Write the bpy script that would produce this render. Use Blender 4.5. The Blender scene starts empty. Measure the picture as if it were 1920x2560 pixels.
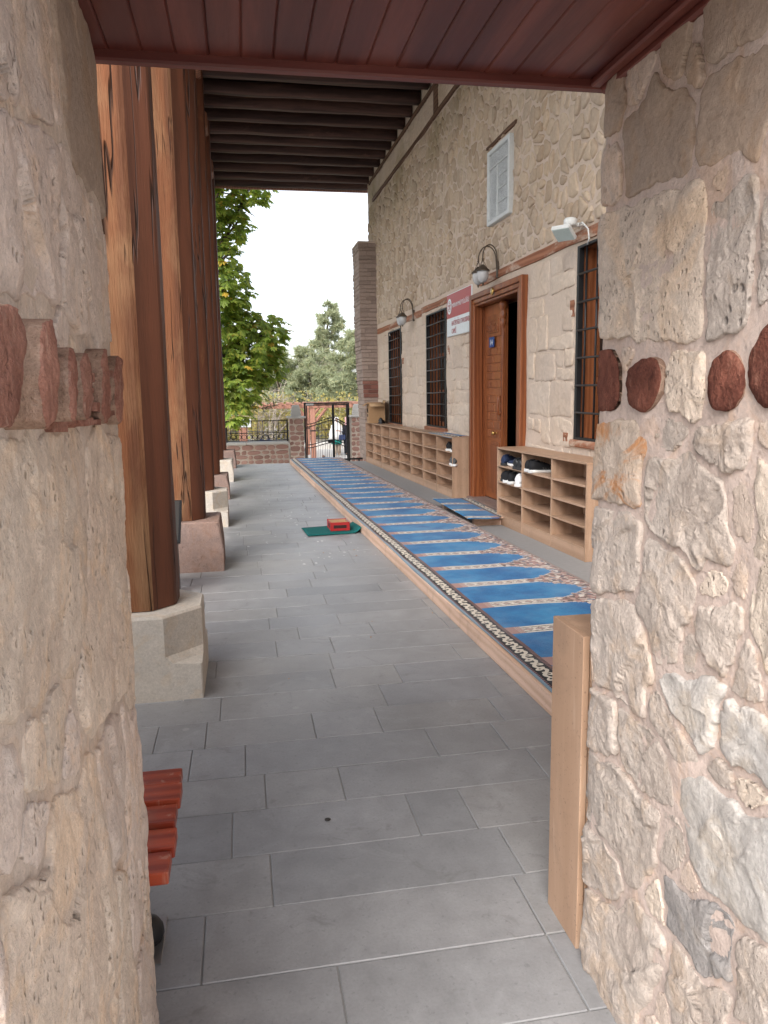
import bpy, bmesh, math, random
import numpy as np
from mathutils import Vector, Matrix, noise
PI = math.pi
scene = bpy.context.scene
COL = scene.collection

# ------------------------------------------------------------------ camera
def make_camera():
    yaw, pitch, roll = math.radians(10.288), math.radians(8.744), math.radians(-0.8594)
    fw = Vector((math.sin(yaw)*math.cos(pitch), math.cos(yaw)*math.cos(pitch), -math.sin(pitch)))
    r0 = Vector((math.cos(yaw), -math.sin(yaw), 0)); u0 = r0.cross(fw)
    r = r0*math.cos(roll)+u0*math.sin(roll); u = -r0*math.sin(roll)+u0*math.cos(roll)
    cd = bpy.data.cameras.new('camera'); co = bpy.data.objects.new('camera', cd); COL.objects.link(co)
    m = Matrix((r, u, -fw)).transposed().to_4x4(); m.translation = (0, 0, 1.45)
    co.matrix_world = m
    cd.sensor_fit = 'VERTICAL'; cd.sensor_height = 36; cd.lens = 27
    cd.clip_start = 0.05; cd.clip_end = 2000
    scene.camera = co
make_camera()

# ------------------------------------------------------------------ sky, sun, exposure
SUN_EL, SUN_AZ = math.radians(42), math.radians(208)      # azimuth clockwise from +Y (the way the portico runs)
world = bpy.data.worlds.new('World'); scene.world = world; world.use_nodes = True
wn = world.node_tree; wn.nodes.clear()
sky = wn.nodes.new('ShaderNodeTexSky'); sky.sky_type = 'NISHITA'; sky.sun_disc = False
sky.sun_elevation = SUN_EL; sky.sun_rotation = SUN_AZ
sky.air_density = 1.0; sky.dust_density = 6.0; sky.ozone_density = 0.6; sky.altitude = 1000
hs = wn.nodes.new('ShaderNodeHueSaturation'); hs.inputs['Saturation'].default_value = 0.38
bgn = wn.nodes.new('ShaderNodeBackground'); bgn.inputs['Strength'].default_value = 0.15
wo = wn.nodes.new('ShaderNodeOutputWorld')
wn.links.new(sky.outputs[0], hs.inputs['Color']); wn.links.new(hs.outputs[0], bgn.inputs['Color']); wn.links.new(bgn.outputs[0], wo.inputs['Surface'])
sd = bpy.data.lights.new('sun', 'SUN'); sd.energy = 1.3; sd.angle = math.radians(40); sd.color = (1.0, .975, .945)
so = bpy.data.objects.new('sun', sd); COL.objects.link(so)
sdir = Vector((math.sin(SUN_AZ)*math.cos(SUN_EL), math.cos(SUN_AZ)*math.cos(SUN_EL), math.sin(SUN_EL)))
so.rotation_euler = sdir.to_track_quat('Z', 'Y').to_euler(); so.location = sdir*40
vs = scene.view_settings; vs.view_transform = 'Standard'; vs.look = 'None'; vs.gamma = 1; vs.exposure = 1.4; vs.use_curve_mapping = False
scene.cycles.use_denoising = True
scene.cycles.max_bounces = 10; scene.cycles.diffuse_bounces = 5; scene.cycles.transparent_max_bounces = 16
scene.cycles.sample_clamp_indirect = 6

# ------------------------------------------------------------------ mesh helpers
random.seed(7)
WM = {}
def thing(name, label=None, cat=None, loc=(0, 0, 0), rz=0, group=None, kind=None, parent=None):
    o = bpy.data.objects.new(name, None); COL.objects.link(o); o.empty_display_size = .1
    o.location = loc; o.rotation_euler = (0, 0, rz)
    WM[o] = Matrix.Translation(Vector(loc)) @ Matrix.Rotation(rz, 4, 'Z')
    if parent is not None:
        o.parent = parent
    tag(o, label, cat, group, kind); return o
def tag(o, label=None, cat=None, group=None, kind=None):
    if label: o['label'] = label
    if cat: o['category'] = cat
    if group: o['group'] = group
    if kind: o['kind'] = kind
    return o
def link_mesh(name, me, mat=None, parent=None):
    o = bpy.data.objects.new(name, me); COL.objects.link(o)
    if mat is not None and not me.materials: me.materials.append(mat)
    if parent is not None:
        o.parent = parent; WM[o] = WM[parent]
    else: WM[o] = Matrix.Identity(4)
    return o
class MB:
    def __init__(s): s.v = []; s.f = []; s.sm = []; s.mi = []; s.rc = False
    def add(s, vs, fs, smooth=False, mi=0):
        b = len(s.v); s.v.extend(Vector(v) for v in vs)
        for f in fs: s.f.append([i+b for i in f]); s.sm.append(smooth); s.mi.append(mi)
        return s
    def box(s, c, d, m=None, taper=None, mi=0):
        x, y, z = d[0]/2, d[1]/2, d[2]/2
        t = taper or 1
        P = [(-x,-y,-z),(x,-y,-z),(x,y,-z),(-x,y,-z),(-x*t,-y*t,z),(x*t,-y*t,z),(x*t,y*t,z),(-x*t,y*t,z)]
        c = Vector(c)
        P = [c+(m @ Vector(p) if m else Vector(p)) for p in P]
        return s.add(P, [(3,2,1,0),(4,5,6,7),(0,1,5,4),(1,2,6,5),(2,3,7,6),(3,0,4,7)], mi=mi)
    def bbox(s, a, b, mi=0):
        return s.box([(a[i]+b[i])/2 for i in range(3)], [abs(b[i]-a[i]) for i in range(3)], mi=mi)
    def bevbox(s, a, b, r=.006, m=None, o=(0,0,0), mi=0):
        # box with chamfered edges: 24 vertices
        a, b = [min(p,q) for p,q in zip(a,b)], [max(p,q) for p,q in zip(a,b)]
        c = [(p+q)/2 for p,q in zip(a,b)]; h = [(q-p)/2 for p,q in zip(a,b)]; r = min(r, min(h)*.45)
        vs = []; idx = {}
        for ax in range(3):
            for sx in (-1,1):
                for sy in (-1,1):
                    for sz in (-1,1):
                        sg = (sx,sy,sz)
                        p = [sg[i]*(h[i]-(0 if i == ax else r)) for i in range(3)]
                        idx[(ax,)+sg] = len(vs); vs.append(p)
        fs = []
        for ax in range(3):
            i, j = (ax+1)%3, (ax+2)%3
            for sg in (-1,1):
                q = []
                for (p1,p2) in ((-1,-1),(1,-1),(1,1),(-1,1)):
                    k = [0,0,0]; k[ax]=sg; k[i]=p1; k[j]=p2; q.append(idx[(ax,)+tuple(k)])
                fs.append(q if sg > 0 else q[::-1])
            for s1 in (-1,1):       # edges between faces i and j
                for s2 in (-1,1):
                    q = []
                    for (fa,t) in ((i,-1),(i,1),(j,1),(j,-1)):
                        k = [0,0,0]; k[ax]=t; k[i]=s1; k[j]=s2; q.append(idx[(fa,)+tuple(k)])
                    fs.append(q if s1*s2 < 0 else q[::-1])
        for sx in (-1,1):
            for sy in (-1,1):
                for sz in (-1,1):
                    q = [idx[(t,sx,sy,sz)] for t in range(3)]
                    fs.append(q if sx*sy*sz > 0 else q[::-1])
        P = []
        for v in vs:
            p = Vector([v[k]+c[k] for k in range(3)])
            if m: p = Vector(o) + m @ (p-Vector(o))
            P.append(p)
        return s.add(P, fs, mi=mi)
    def prism(s, poly, h0, h1, ax=2, mi=0, cap=True):
        # poly: 2D points in the two other axes (cyclic order after ax)
        n = len(poly); P = []
        for h in (h0, h1):
            for (p, q) in poly:
                v = [0,0,0]; v[ax]=h; v[(ax+1)%3]=p; v[(ax+2)%3]=q; P.append(v)
        F = [(i, (i+1)%n, n+(i+1)%n, n+i) for i in range(n)]
        if cap: F += [tuple(range(n))[::-1], tuple(range(n, 2*n))]
        return s.add(P, F, mi=mi)
    def loft(s, rings, cap=True, smooth=True, closed=True, mi=0):
        n = len(rings[0]); P = [p for r in rings for p in r]; F = []
        for k in range(len(rings)-1):
            for i in range(n if closed else n-1):
                j = (i+1)%n
                F.append((k*n+i, k*n+j, (k+1)*n+j, (k+1)*n+i))
        s.add(P, F, smooth, mi)
        if cap:
            s.rc = True; b = len(s.v)-len(P)
            s.f.append([b+i for i in range(n)][::-1]); s.sm.append(False); s.mi.append(mi)
            s.f.append([b+(len(rings)-1)*n+i for i in range(n)]); s.sm.append(False); s.mi.append(mi)
        return s
    def tube(s, pts, rad, n=8, smooth=True, cap=True, mi=0):
        pts = [Vector(p) for p in pts]
        rad = [rad]*len(pts) if not hasattr(rad, '__len__') else rad
        rings = []; prev = None
        for i, p in enumerate(pts):
            t = (pts[min(i+1,len(pts)-1)]-pts[max(i-1,0)]).normalized()
            if prev is None:
                a = Vector((0,0,1)) if abs(t.z) < .9 else Vector((1,0,0))
                u = t.cross(a).normalized()
            else:
                u = (prev - t*prev.dot(t)).normalized()
            prev = u; w = t.cross(u)
            rings.append([p + (u*math.cos(2*PI*k/n)+w*math.sin(2*PI*k/n))*rad[i] for k in range(n)])
        return s.loft(rings, cap, smooth, mi=mi)
    def lathe(s, prof, n=20, c=(0,0,0), ax=2, smooth=True, mi=0):
        c = Vector(c); rings = []
        for r, h in prof:
            ring = []
            for k in range(n):
                a = 2*PI*k/n; v = [0,0,0]; v[ax]=h; v[(ax+1)%3]=r*math.cos(a); v[(ax+2)%3]=r*math.sin(a)
                ring.append(c+Vector(v))
            rings.append(ring)
        return s.loft(rings, True, smooth, mi=mi)
    def xf(s, m):
        s.v = [m @ v for v in s.v]; return s
    def build(s, name, mat, parent=None, world=True, mats=None):
        me = bpy.data.meshes.new(name)
        vs = s.v
        if parent is not None and world:
            inv = WM[parent].inverted(); vs = [inv @ v for v in vs]
        me.from_pydata([tuple(v) for v in vs], [], s.f)
        for m in ([mat] if mats is None else mats): me.materials.append(m)
        me.polygons.foreach_set('use_smooth', s.sm)
        me.polygons.foreach_set('material_index', s.mi)
        if s.rc:
            bm = bmesh.new(); bm.from_mesh(me); bmesh.ops.recalc_face_normals(bm, faces=bm.faces); bm.to_mesh(me); bm.free()
        me.update()
        return link_mesh(name, me, None, parent)
def copy_tree(o, parent=None, loc=None, rz=None):
    c = o.copy(); COL.objects.link(c); c.parent = parent
    if loc is not None: c.location = loc
    if rz is not None: c.rotation_euler = (0, 0, rz)
    for ch in list(o.children): copy_tree(ch, c)
    return c
def fbm(p, sc=1.0, oct=4, h=.9):
    return noise.fractal(Vector(p)*sc, h, 2.0, oct)

# ------------------------------------------------------------------ node expressions
class N:
    def __init__(s, nt, sock): s.nt = nt; s.s = sock
    def _m(s, op, *a, clamp=False):
        n = s.nt.nodes.new('ShaderNodeMath'); n.operation = op; n.use_clamp = clamp
        for i, x in enumerate((s,)+a):
            if isinstance(x, N): s.nt.links.new(x.s, n.inputs[i])
            else: n.inputs[i].default_value = x
        return N(s.nt, n.outputs[0])
    def __add__(s, o): return s._m('ADD', o)
    __radd__ = __add__
    def __sub__(s, o): return s._m('SUBTRACT', o)
    def __rsub__(s, o): return (s*-1)+o
    def __mul__(s, o): return s._m('MULTIPLY', o)
    __rmul__ = __mul__
    def __truediv__(s, o): return s._m('DIVIDE', o)
    def lt(s, o): return s._m('LESS_THAN', o)
    def gt(s, o): return s._m('GREATER_THAN', o)
    def abs(s): return s._m('ABSOLUTE')
    def floor(s): return s._m('FLOOR')
    def fract(s): return s._m('FRACT')
    def sin(s): return s._m('SINE')
    def max(s, o): return s._m('MAXIMUM', o)
    def min(s, o): return s._m('MINIMUM', o)
    def pow(s, o): return s._m('POWER', o)
    def clamp(s): return s._m('ADD', 0.0, clamp=True)
    def step(s, a, b):
        n = s.nt.nodes.new('ShaderNodeMapRange'); n.interpolation_type = 'SMOOTHSTEP'
        s.nt.links.new(s.s, n.inputs[0]); n.inputs[1].default_value = a; n.inputs[2].default_value = b
        return N(s.nt, n.outputs[0])
class Mat:
    def __init__(s, name):
        s.m = bpy.data.materials.new(name); s.m.use_nodes = True; s.nt = s.m.node_tree; s.nt.nodes.clear()
        s.out = s.new('ShaderNodeOutputMaterial'); s.b = s.new('ShaderNodeBsdfPrincipled')
        s.nt.links.new(s.b.outputs[0], s.out.inputs[0]); s.b.inputs['Roughness'].default_value = .8
        s._c = None; s.b.inputs['Specular IOR Level'].default_value = .35
    def new(s, t): return s.nt.nodes.new(t)
    def coord(s, which='Object', scale=(1,1,1), rot=(0,0,0)):
        tc = s.new('ShaderNodeTexCoord'); mp = s.new('ShaderNodeMapping'); mp.inputs['Scale'].default_value = scale; mp.inputs['Rotation'].default_value = rot
        s.nt.links.new(tc.outputs[which], mp.inputs[0]); return mp.outputs[0]
    def pos(s, scale=(1,1,1)):
        g = s.new('ShaderNodeNewGeometry'); mp = s.new('ShaderNodeMapping'); mp.inputs['Scale'].default_value = scale
        s.nt.links.new(g.outputs['Position'], mp.inputs[0]); return mp.outputs[0]
    def xyz(s, vec):
        n = s.new('ShaderNodeSeparateXYZ'); s.nt.links.new(vec, n.inputs[0]); return [N(s.nt, o) for o in n.outputs]
    def noise(s, vec, sc=5, det=4, rough=.55, dist=0, col=False):
        n = s.new('ShaderNodeTexNoise'); n.inputs['Scale'].default_value = sc; n.inputs['Detail'].default_value = det
        n.inputs['Roughness'].default_value = rough; n.inputs['Distortion'].default_value = dist
        s.nt.links.new(vec, n.inputs['Vector']); return N(s.nt, n.outputs[1 if col else 0])
    def vor(s, vec, sc=5, feat='F1', out='Distance', rnd=1):
        n = s.new('ShaderNodeTexVoronoi'); n.feature = feat; n.inputs['Scale'].default_value = sc; n.inputs['Randomness'].default_value = rnd
        s.nt.links.new(vec, n.inputs['Vector']); return N(s.nt, n.outputs[out])
    def wave(s, vec, sc=5, dist=3, det=3, dsc=1, d='X', prof='SIN'):
        n = s.new('ShaderNodeTexWave'); n.bands_direction = d; n.wave_profile = prof
        for k, v in (('Scale',sc),('Distortion',dist),('Detail',det),('Detail Scale',dsc)): n.inputs[k].default_value = v
        s.nt.links.new(vec, n.inputs['Vector']); return N(s.nt, n.outputs[1])
    def rnd(s):
        n = s.new('ShaderNodeObjectInfo'); return N(s.nt, n.outputs['Random'])
    def island(s):
        n = s.new('ShaderNodeNewGeometry'); return N(s.nt, n.outputs['Random Per Island'])
    def ramp(s, fac, stops, interp='LINEAR'):
        n = s.new('ShaderNodeValToRGB'); n.color_ramp.interpolation = interp
        el = n.color_ramp.elements
        while len(el) < len(stops): el.new(.5)
        for e, (p, c) in zip(el, stops): e.position = p; e.color = (c[0], c[1], c[2], 1)
        s.nt.links.new(fac.s, n.inputs[0]); return N(s.nt, n.outputs[0])
    def mix(s, f, a, b, mode='MIX'):
        n = s.new('ShaderNodeMix'); n.data_type = 'RGBA'; n.blend_type = mode
        for k, x in ((0, f), (6, a), (7, b)):
            if isinstance(x, N): s.nt.links.new(x.s, n.inputs[k])
            elif k == 0: n.inputs[0].default_value = x
            else: n.inputs[k].default_value = (x[0], x[1], x[2], 1)
        return N(s.nt, n.outputs[2])
    def hsv(s, c, h=.5, sat=1, v=1):
        n = s.new('ShaderNodeHueSaturation')
        for k, x in (('Hue', h), ('Saturation', sat), ('Value', v)):
            if isinstance(x, N): s.nt.links.new(x.s, n.inputs[k])
            else: n.inputs[k].default_value = x
        if isinstance(c, N): s.nt.links.new(c.s, n.inputs['Color'])
        else: n.inputs['Color'].default_value = (c[0], c[1], c[2], 1)
        return N(s.nt, n.outputs[0])
    def set(s, col=None, rough=None, metal=None, spec=None):
        for k, x in (('Base Color', col), ('Roughness', rough), ('Metallic', metal), ('Specular IOR Level', spec)):
            if x is None: continue
            if isinstance(x, N): s.nt.links.new(x.s, s.b.inputs[k])
            elif k == 'Base Color': s.b.inputs[k].default_value = (x[0], x[1], x[2], 1)
            else: s.b.inputs[k].default_value = x
        return s
    def bump(s, h, dist=.01, strength=1):
        n = s.new('ShaderNodeBump'); n.inputs['Distance'].default_value = dist; n.inputs['Strength'].default_value = strength
        s.nt.links.new(h.s, n.inputs['Height'])
        prev = s.b.inputs['Normal'].links
        if prev: s.nt.links.new(prev[0].from_socket, n.inputs['Normal'])
        s.nt.links.new(n.outputs[0], s.b.inputs['Normal']); return s
# ------------------------------------------------------------------ materials
M = {}
def plain(name, col, rough=.7, metal=0, spec=.35, bump=None, var=.12, nsc=30):
    a = Mat(name); p = a.pos()
    n = a.noise(p, nsc, 4, .6)
    c = a.hsv(col, .5, 1, n*(2*var)+(1-var))
    a.set(c, rough, metal, spec)
    if bump: a.bump(n, bump)
    M[name] = a.m; return a.m
def rock(name, base, alt, pits=.5, psc=38, streak=0.0, bump=.012, stain=None, speck=.35):
    a = Mat(name); p = a.pos()
    pz = a.pos((1, 1, streak)) if streak else p
    n1 = a.noise(p, 3.2, 5, .6, .6); n2 = a.noise(pz, 20, 8, .72, .3); n3 = a.noise(pz, 85, 6, .7); n4 = a.noise(p, 8, 4, .6, 1.2)
    c = a.mix(n1.step(.32, .68), base, alt)
    c = a.mix(n4.step(.50, .66)*.55, c, (base[0]*1.08, base[1]*.95, base[2]*.80))
    c = a.mix(n2.step(.46, .74)*.60, c, [min(1, x*1.34) for x in base])
    c = a.mix((1-n2.step(.30, .46))*.38, c, (base[0]*.68, base[1]*.64, base[2]*.62))
    c = a.hsv(c, .5, n1*.5+.75, (n3*.70+.65)*(a.rnd()*.18+.91))
    if stain:
        c = a.mix(a.noise(p, 5.5, 5, .65, .8).step(.52, .64), c, stain)
    v = a.vor(pz, psc, 'F1'); w = a.noise(p, 9, 3, .5)
    pit = (1-v.step(.10, .34))*w.step(.47, .60)*pits
    v2 = a.vor(pz, psc*2.6, 'F1'); pit2 = (1-v2.step(.08, .30))*a.noise(p, 21, 3, .5).step(.48, .62)*pits
    c = a.mix(pit*.66, c, [x*.42 for x in base]); c = a.mix(pit2*.4, c, [x*.34 for x in base])
    c = a.mix(a.noise(p, 210, 3, .6).step(.58, .68)*speck, c, [x*.45 for x in base])
    c = a.mix(a.noise(p, 150, 3, .6).step(.60, .70)*speck, c, [min(1, x*1.5) for x in base])
    a.set(c, .93, 0, .2)
    a.bump(n2*.75+n3*.40-pit*.8-pit2*.4+n1*.3, bump*1.15, 1); M[name] = a.m
rock('stone_grey', (0.348,0.270,0.215), (0.404,0.315,0.249), .25, bump=.006)
rock('stone_pink', (0.535,0.433,0.362), (0.475,0.388,0.331), .5, 52, .8, .008)
rock('stone_cream', (0.591,0.495,0.409), (0.525,0.439,0.368), .6, 66, .8, .010)
rock('stone_left', (0.667,0.551,0.445), (0.586,0.479,0.399), .5, 70, .8, .010, stain=None)  # brightened copy of the cream stone: light the left wall lacks, put into colour
rock('stone_left_pink', (0.626,0.520,0.445), (0.566,0.469,0.414), .6, 60, .8, .009)  # pink stone brightened the same way, standing in for missing light
rock('stone_violet', (.46,.40,.355), (.53,.46,.41), .7, 40, .9, .012)
rock('stone_orange', (0.525,0.428,0.352), (0.505,0.408,0.321), .4, 40, .7, stain=(.56,.27,.12))
rock('stone_white', (0.505,0.433,0.378), (0.444,0.377,0.331), .30, 40, .9, .012)
rock('stone_blue', (0.434,0.408,0.383), (0.525,0.479,0.434), .15, 26, 0, .007)
rock('stone_dark', (0.253,0.240,0.233), (0.343,0.316,0.300), .3, 30, 0, .010)
rock('mortar', (0.515,0.413,0.362), (0.495,0.408,0.362), .15, 50, 0, .007, speck=.15)
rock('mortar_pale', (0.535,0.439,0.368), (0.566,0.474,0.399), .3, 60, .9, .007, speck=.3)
def wall_stone(name, a_, b_, c_):
    a = Mat(name); p = a.pos(); r = a.rnd(); isl = a.island()
    n1 = a.noise(p, 2.0, 3, .5); n2 = a.noise(p, 24, 5, .65); n3 = a.noise(p, 90, 3, .6)
    k = (r*7.13+isl).fract()
    c = a.ramp(k, [(0, a_), (.35, b_), (.7, c_), (1, a_)])
    zx = a.xyz(p)[2]
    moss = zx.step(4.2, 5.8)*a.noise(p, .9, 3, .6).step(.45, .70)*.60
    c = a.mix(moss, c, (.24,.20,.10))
    c = a.hsv(c, .5, n1*.5+.75, n2*.5+.75)
    a.set(c, .92, 0, .2); a.bump(n2*.6+n3*.35, .010, .8); M[name] = a.m
wall_stone('rubble', (.50,.395,.295), (.405,.31,.225), (.55,.435,.325))
wall_stone('ashlar', (.575,.465,.37), (.53,.425,.34), (.60,.49,.39))
def wall_mortar(name, base, alt):
    a = Mat(name); p = a.pos(); n1 = a.noise(p, 1.6, 4, .6); n2 = a.noise(p, 34, 5, .65)
    c = a.mix(n1.step(.35, .65), base, alt)
    zx = a.xyz(p)[2]
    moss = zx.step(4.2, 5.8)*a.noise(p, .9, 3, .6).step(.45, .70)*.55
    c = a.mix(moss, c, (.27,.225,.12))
    c = a.hsv(c, .5, 1, n2*.36+.82)
    a.set(c, .93, 0, .2); a.bump(n2, .008, .7); M[name] = a.m
wall_mortar('wall_mortar', (.56,.455,.365), (.59,.475,.385))
def brick(name, a_, b_, m=.05):
    a = Mat(name); p = a.pos(); r = (a.rnd()*5.7+a.island()).fract(); n2 = a.noise(p, 40, 4, .65)
    c = a.ramp(r, [(0, a_), (.5, b_), (1, [x*.8 for x in a_])]); c = a.hsv(c, .5, 1, n2*.5+.75)
    a.set(c, .92, 0, .2); a.bump(n2, .006); M[name] = a.m
brick('tower_brick', (.335,.26,.22), (.375,.295,.25))
brick('tower_joint', (.27,.205,.17), (.29,.22,.185))
brick('red_sandstone', (.22,.095,.075), (.27,.13,.10))
brick('pink_sandstone', (.36,.205,.165), (.43,.265,.215))
def wood(name, dark, light, sc=14, axis=2, ring=6, rough=.6, bump=.003, worn=None, wornf=(.5,.7), crack=0, rndv=.15, gl=.3):
    a = Mat(name); s = [1,1,1]; s[axis] = .09
    p = a.pos(tuple(s)); q = a.pos()
    g = a.noise(p, sc, 6, .65, .4); f = a.noise(p, sc*6, 3, .6)
    w = a.wave(p, ring, 5, 4, 1.4, 'XYZ'[(axis+1)%3])
    t = (g*.65+w*.25+f*.2)
    c = a.mix(t.step(.35, .75), dark, light)
    if worn:
        sw = [1,1,1]; sw[axis] = .35
        wn_ = a.noise(a.pos(tuple(sw)), 3.4, 5, .7, .5).step(*wornf)
        c = a.mix(wn_*.8, c, a.hsv(worn, .5, 1, g*.7+.65))
    c = a.hsv(c, .5, 1, a.rnd()*(2*rndv)+(1-rndv))
    h = g*.6+f*.4
    if crack:
        s3 = [1,1,1]; s3[axis] = .05
        ck = (a.noise(a.pos(tuple(s3)), 9, 3, .5, .2)-.5).abs().step(0, .017)
        ck = (1-ck)*a.noise(q, 1.7, 2, .5).step(.44, .56)
        c = a.mix(ck*.85, c, [x*.12 for x in dark]); h = h-ck*2*crack
    a.set(c, rough, 0, gl); a.bump(h, bump); M[name] = a.m
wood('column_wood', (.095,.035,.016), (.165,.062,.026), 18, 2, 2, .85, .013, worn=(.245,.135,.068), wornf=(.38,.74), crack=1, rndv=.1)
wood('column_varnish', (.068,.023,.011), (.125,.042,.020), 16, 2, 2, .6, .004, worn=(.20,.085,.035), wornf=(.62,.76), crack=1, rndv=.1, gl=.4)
wood('beam_wood', (.042,.023,.019), (.10,.054,.042), 10, 0, 4, .7, .008, worn=(.20,.105,.075), wornf=(.60,.76))
wood('beam_end_wood', (.15,.06,.035), (.26,.12,.07), 10, 0, 4, .7, .008)
wood('soffit_wood', (.090,.021,.016), (.175,.048,.034), 16, 1, 7, .42, .0015, rndv=.14, gl=.4)
wood('soffit_trim', (.09,.021,.016), (.17,.045,.033), 16, 0, 7, .45, .0015, gl=.4)
wood('log_wood', (.165,.060,.040), (.30,.125,.085), 10, 0, 5, .8, .006, worn=(.40,.22,.16), wornf=(.55,.75), crack=1, rndv=.18)
wood('log_wood_dark', (.085,.028,.020), (.20,.075,.05), 10, 0, 5, .75, .006, worn=(.31,.15,.10), wornf=(.58,.75), crack=1, rndv=.18)
wood('lintel_wood', (.22,.085,.045), (.36,.16,.09), 9, 1, 5, .8, .006, worn=(.52,.42,.33), wornf=(.50,.66), rndv=.1)
wood('band_wood', (.085,.045,.028), (.16,.088,.055), 9, 1, 5, .8, .006, worn=(.40,.31,.23), wornf=(.60,.72), rndv=.1)
wood('oak_panel', (.375,.238,.155), (.455,.300,.205), 13, 1, 3, .5, .0006, rndv=.06)
wood('oak_panel_v', (.375,.238,.155), (.455,.300,.205), 13, 2, 3, .5, .0006, rndv=.06)
wood('pine_edge', (.46,.30,.21), (.59,.41,.31), 16, 1, 6, .6, .001)
wood('door_wood', (.165,.046,.015), (.285,.090,.030), 13, 2, 6, .38, .002, rndv=.07, gl=.45)
wood('door_wood_h', (.165,.046,.015), (.285,.090,.030), 13, 1, 6, .38, .002, rndv=.07, gl=.45)
wood('bench_wood', (.22,.028,.012), (.38,.062,.024), 14, 0, 6, .38, .002, rndv=.12, gl=.45)
wood('window_wood', (.17,.055,.02), (.28,.10,.04), 13, 2, 6, .45, .002)
wood('pergola_wood', (.27,.125,.085), (.37,.19,.135), 10, 2, 5, .7, .003)
wood('branch_wood', (.07,.05,.035), (.14,.105,.075), 20, 2, 6, .9, .004)
wood('bare_wood', (.26,.22,.18), (.38,.33,.28), 20, 2, 6, .9, .004)
def scuffed(name):      # faint scratches, grubby patches and chipped specks on the laminate boards
    m = M[name]; nt = m.node_tree; b = [n for n in nt.nodes if n.type == 'BSDF_PRINCIPLED'][0]
    a = Mat.__new__(Mat); a.m = m; a.nt = nt; a.b = b
    src = N(nt, b.inputs['Base Color'].links[0].from_socket); p = a.pos()
    c = a.mix(a.noise(p, 3.5, 5, .7, .8).step(.50, .72)*.35, src, (.20,.135,.095))
    c = a.mix(a.noise(p, 120, 2, .5).step(.66, .72)*.5, c, (.12,.075,.05))
    c = a.mix(a.noise(a.pos((1,1,.1)), 30, 3, .6).step(.60, .70)*.25, c, (.60,.45,.34))
    a.set(c)
scuffed('oak_panel'); scuffed('oak_panel_v'); scuffed('pine_edge'); scuffed('bench_wood')
def endgrain(name, dark, light, pale):
    a = Mat(name); p = a.pos(); n1 = a.noise(p, 7, 6, .7, .6); n2 = a.noise(a.pos((1,1,.45)), 45, 6, .7); n3 = a.noise(p, 160, 4, .65)
    c = a.mix(n1.step(.36, .66), dark, light); c = a.mix(n2.step(.52, .72)*.6, c, pale)
    c = a.mix((1-n2.step(.30, .44))*.6, c, [x*.3 for x in dark])
    ck = (a.noise(a.pos((1,1,.22)), 22, 3, .5, .3)-.5).abs().step(0, .018); ck = (1-ck)*a.noise(p, 11, 2).step(.48, .58)
    c = a.mix(ck*.0, c, [x*.15 for x in dark]); c = a.hsv(c, .5, 1, (n3*.9+.55)*(a.rnd()*.3+.85))
    a.set(c, .9, 0, .15); a.bump(n2*.8+n3*.7+n1*.5, .012); M[name] = a.m
endgrain('log_side', (.27,.165,.12), (.40,.27,.20), (.52,.38,.30)); endgrain('log_wood', (.25,.11,.08), (.38,.19,.14), (.55,.36,.28)); endgrain('log_wood_dark', (.105,.036,.026), (.22,.082,.056), (.36,.17,.12))
plain('iron', (.012,.012,.013), .45, 0, .4)
plain('iron_grey', (.06,.055,.05), .45, .6, .4)
plain('lamp_metal', (.10,.075,.055), .5, .5, .4)
plain('black_steel', (.010,.011,.012), .35, 0, .5)
plain('plate_metal', (.30,.30,.30), .35, .8)
plain('brass', (.55,.36,.12), .3, .9)
plain('white_plastic', (.70,.71,.69), .35)
plain('lens_plastic', (.50,.58,.55), .2)
plain('white_wood', (.62,.60,.57), .6)
plain('plaster', (.56,.47,.40), .9, bump=.004)
plain('concrete', (.27,.265,.262), .62, bump=.001, nsc=22)
rock('sandstone_base', (0.444,0.403,0.352), (0.495,0.444,0.383), .2, 40, 0, .004, speck=.2)
rock('brown_base', (0.200,0.140,0.120), (0.250,0.175,0.146), .3, 40, 0, .008)
plain('cap_stone', (.56,.53,.49), .8, bump=.004)
plain('interior_dark', (.03,.02,.015), .9)
plain('interior_floor', (.05,.02,.02), .9)
plain('cardboard', (.36,.215,.11), .85)
plain('cardboard_in', (.42,.27,.15), .9)
plain('mat_green', (.0,.095,.09), .85, bump=.002, nsc=120)
plain('crate_red', (.34,.02,.022), .4)
plain('crate_dark', (.035,.012,.012), .5)
plain('black_fabric', (.012,.012,.014), .85, nsc=200)
plain('navy_fabric', (.02,.032,.075), .85)
plain('black_leather', (.011,.012,.014), .4, 0, .5)
plain('grey_mesh', (.09,.09,.09), .8, nsc=300)
plain('white_leather', (.70,.70,.71), .45)
plain('white_sole', (.72,.71,.69), .6)
plain('dark_sole', (.03,.03,.032), .7)
plain('sign_red', (.40,.065,.065), .4)
plain('sign_white', (.70,.73,.74), .3)
plain('sign_text_red', (.36,.03,.035), .4)
plain('plate_blue', (.02,.06,.22), .3)
plain('plaque_frame', (.60,.62,.61), .6, bump=.002)
plain('skin', (.48,.27,.19), .6)
plain('hair_dark', (.03,.02,.015), .6)
plain('cloth_white', (.74,.73,.71), .9)
plain('cloth_pink', (.62,.38,.38), .9)
plain('cloth_teal', (.02,.24,.20), .9)
plain('cloth_dark', (.018,.018,.024), .9)
plain('cloth_beige', (.50,.40,.31), .9)
plain('bag_navy', (.03,.045,.11), .5)
plain('ground_grey', (.26,.24,.215), .92, bump=.006, nsc=4)
plain('pavement', (.50,.48,.45), .85, nsc=9)
plain('slab_bed', (.27,.262,.252), .95, bump=.003)
plain('yellow_leaf', (.45,.30,.04), .7)
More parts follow.
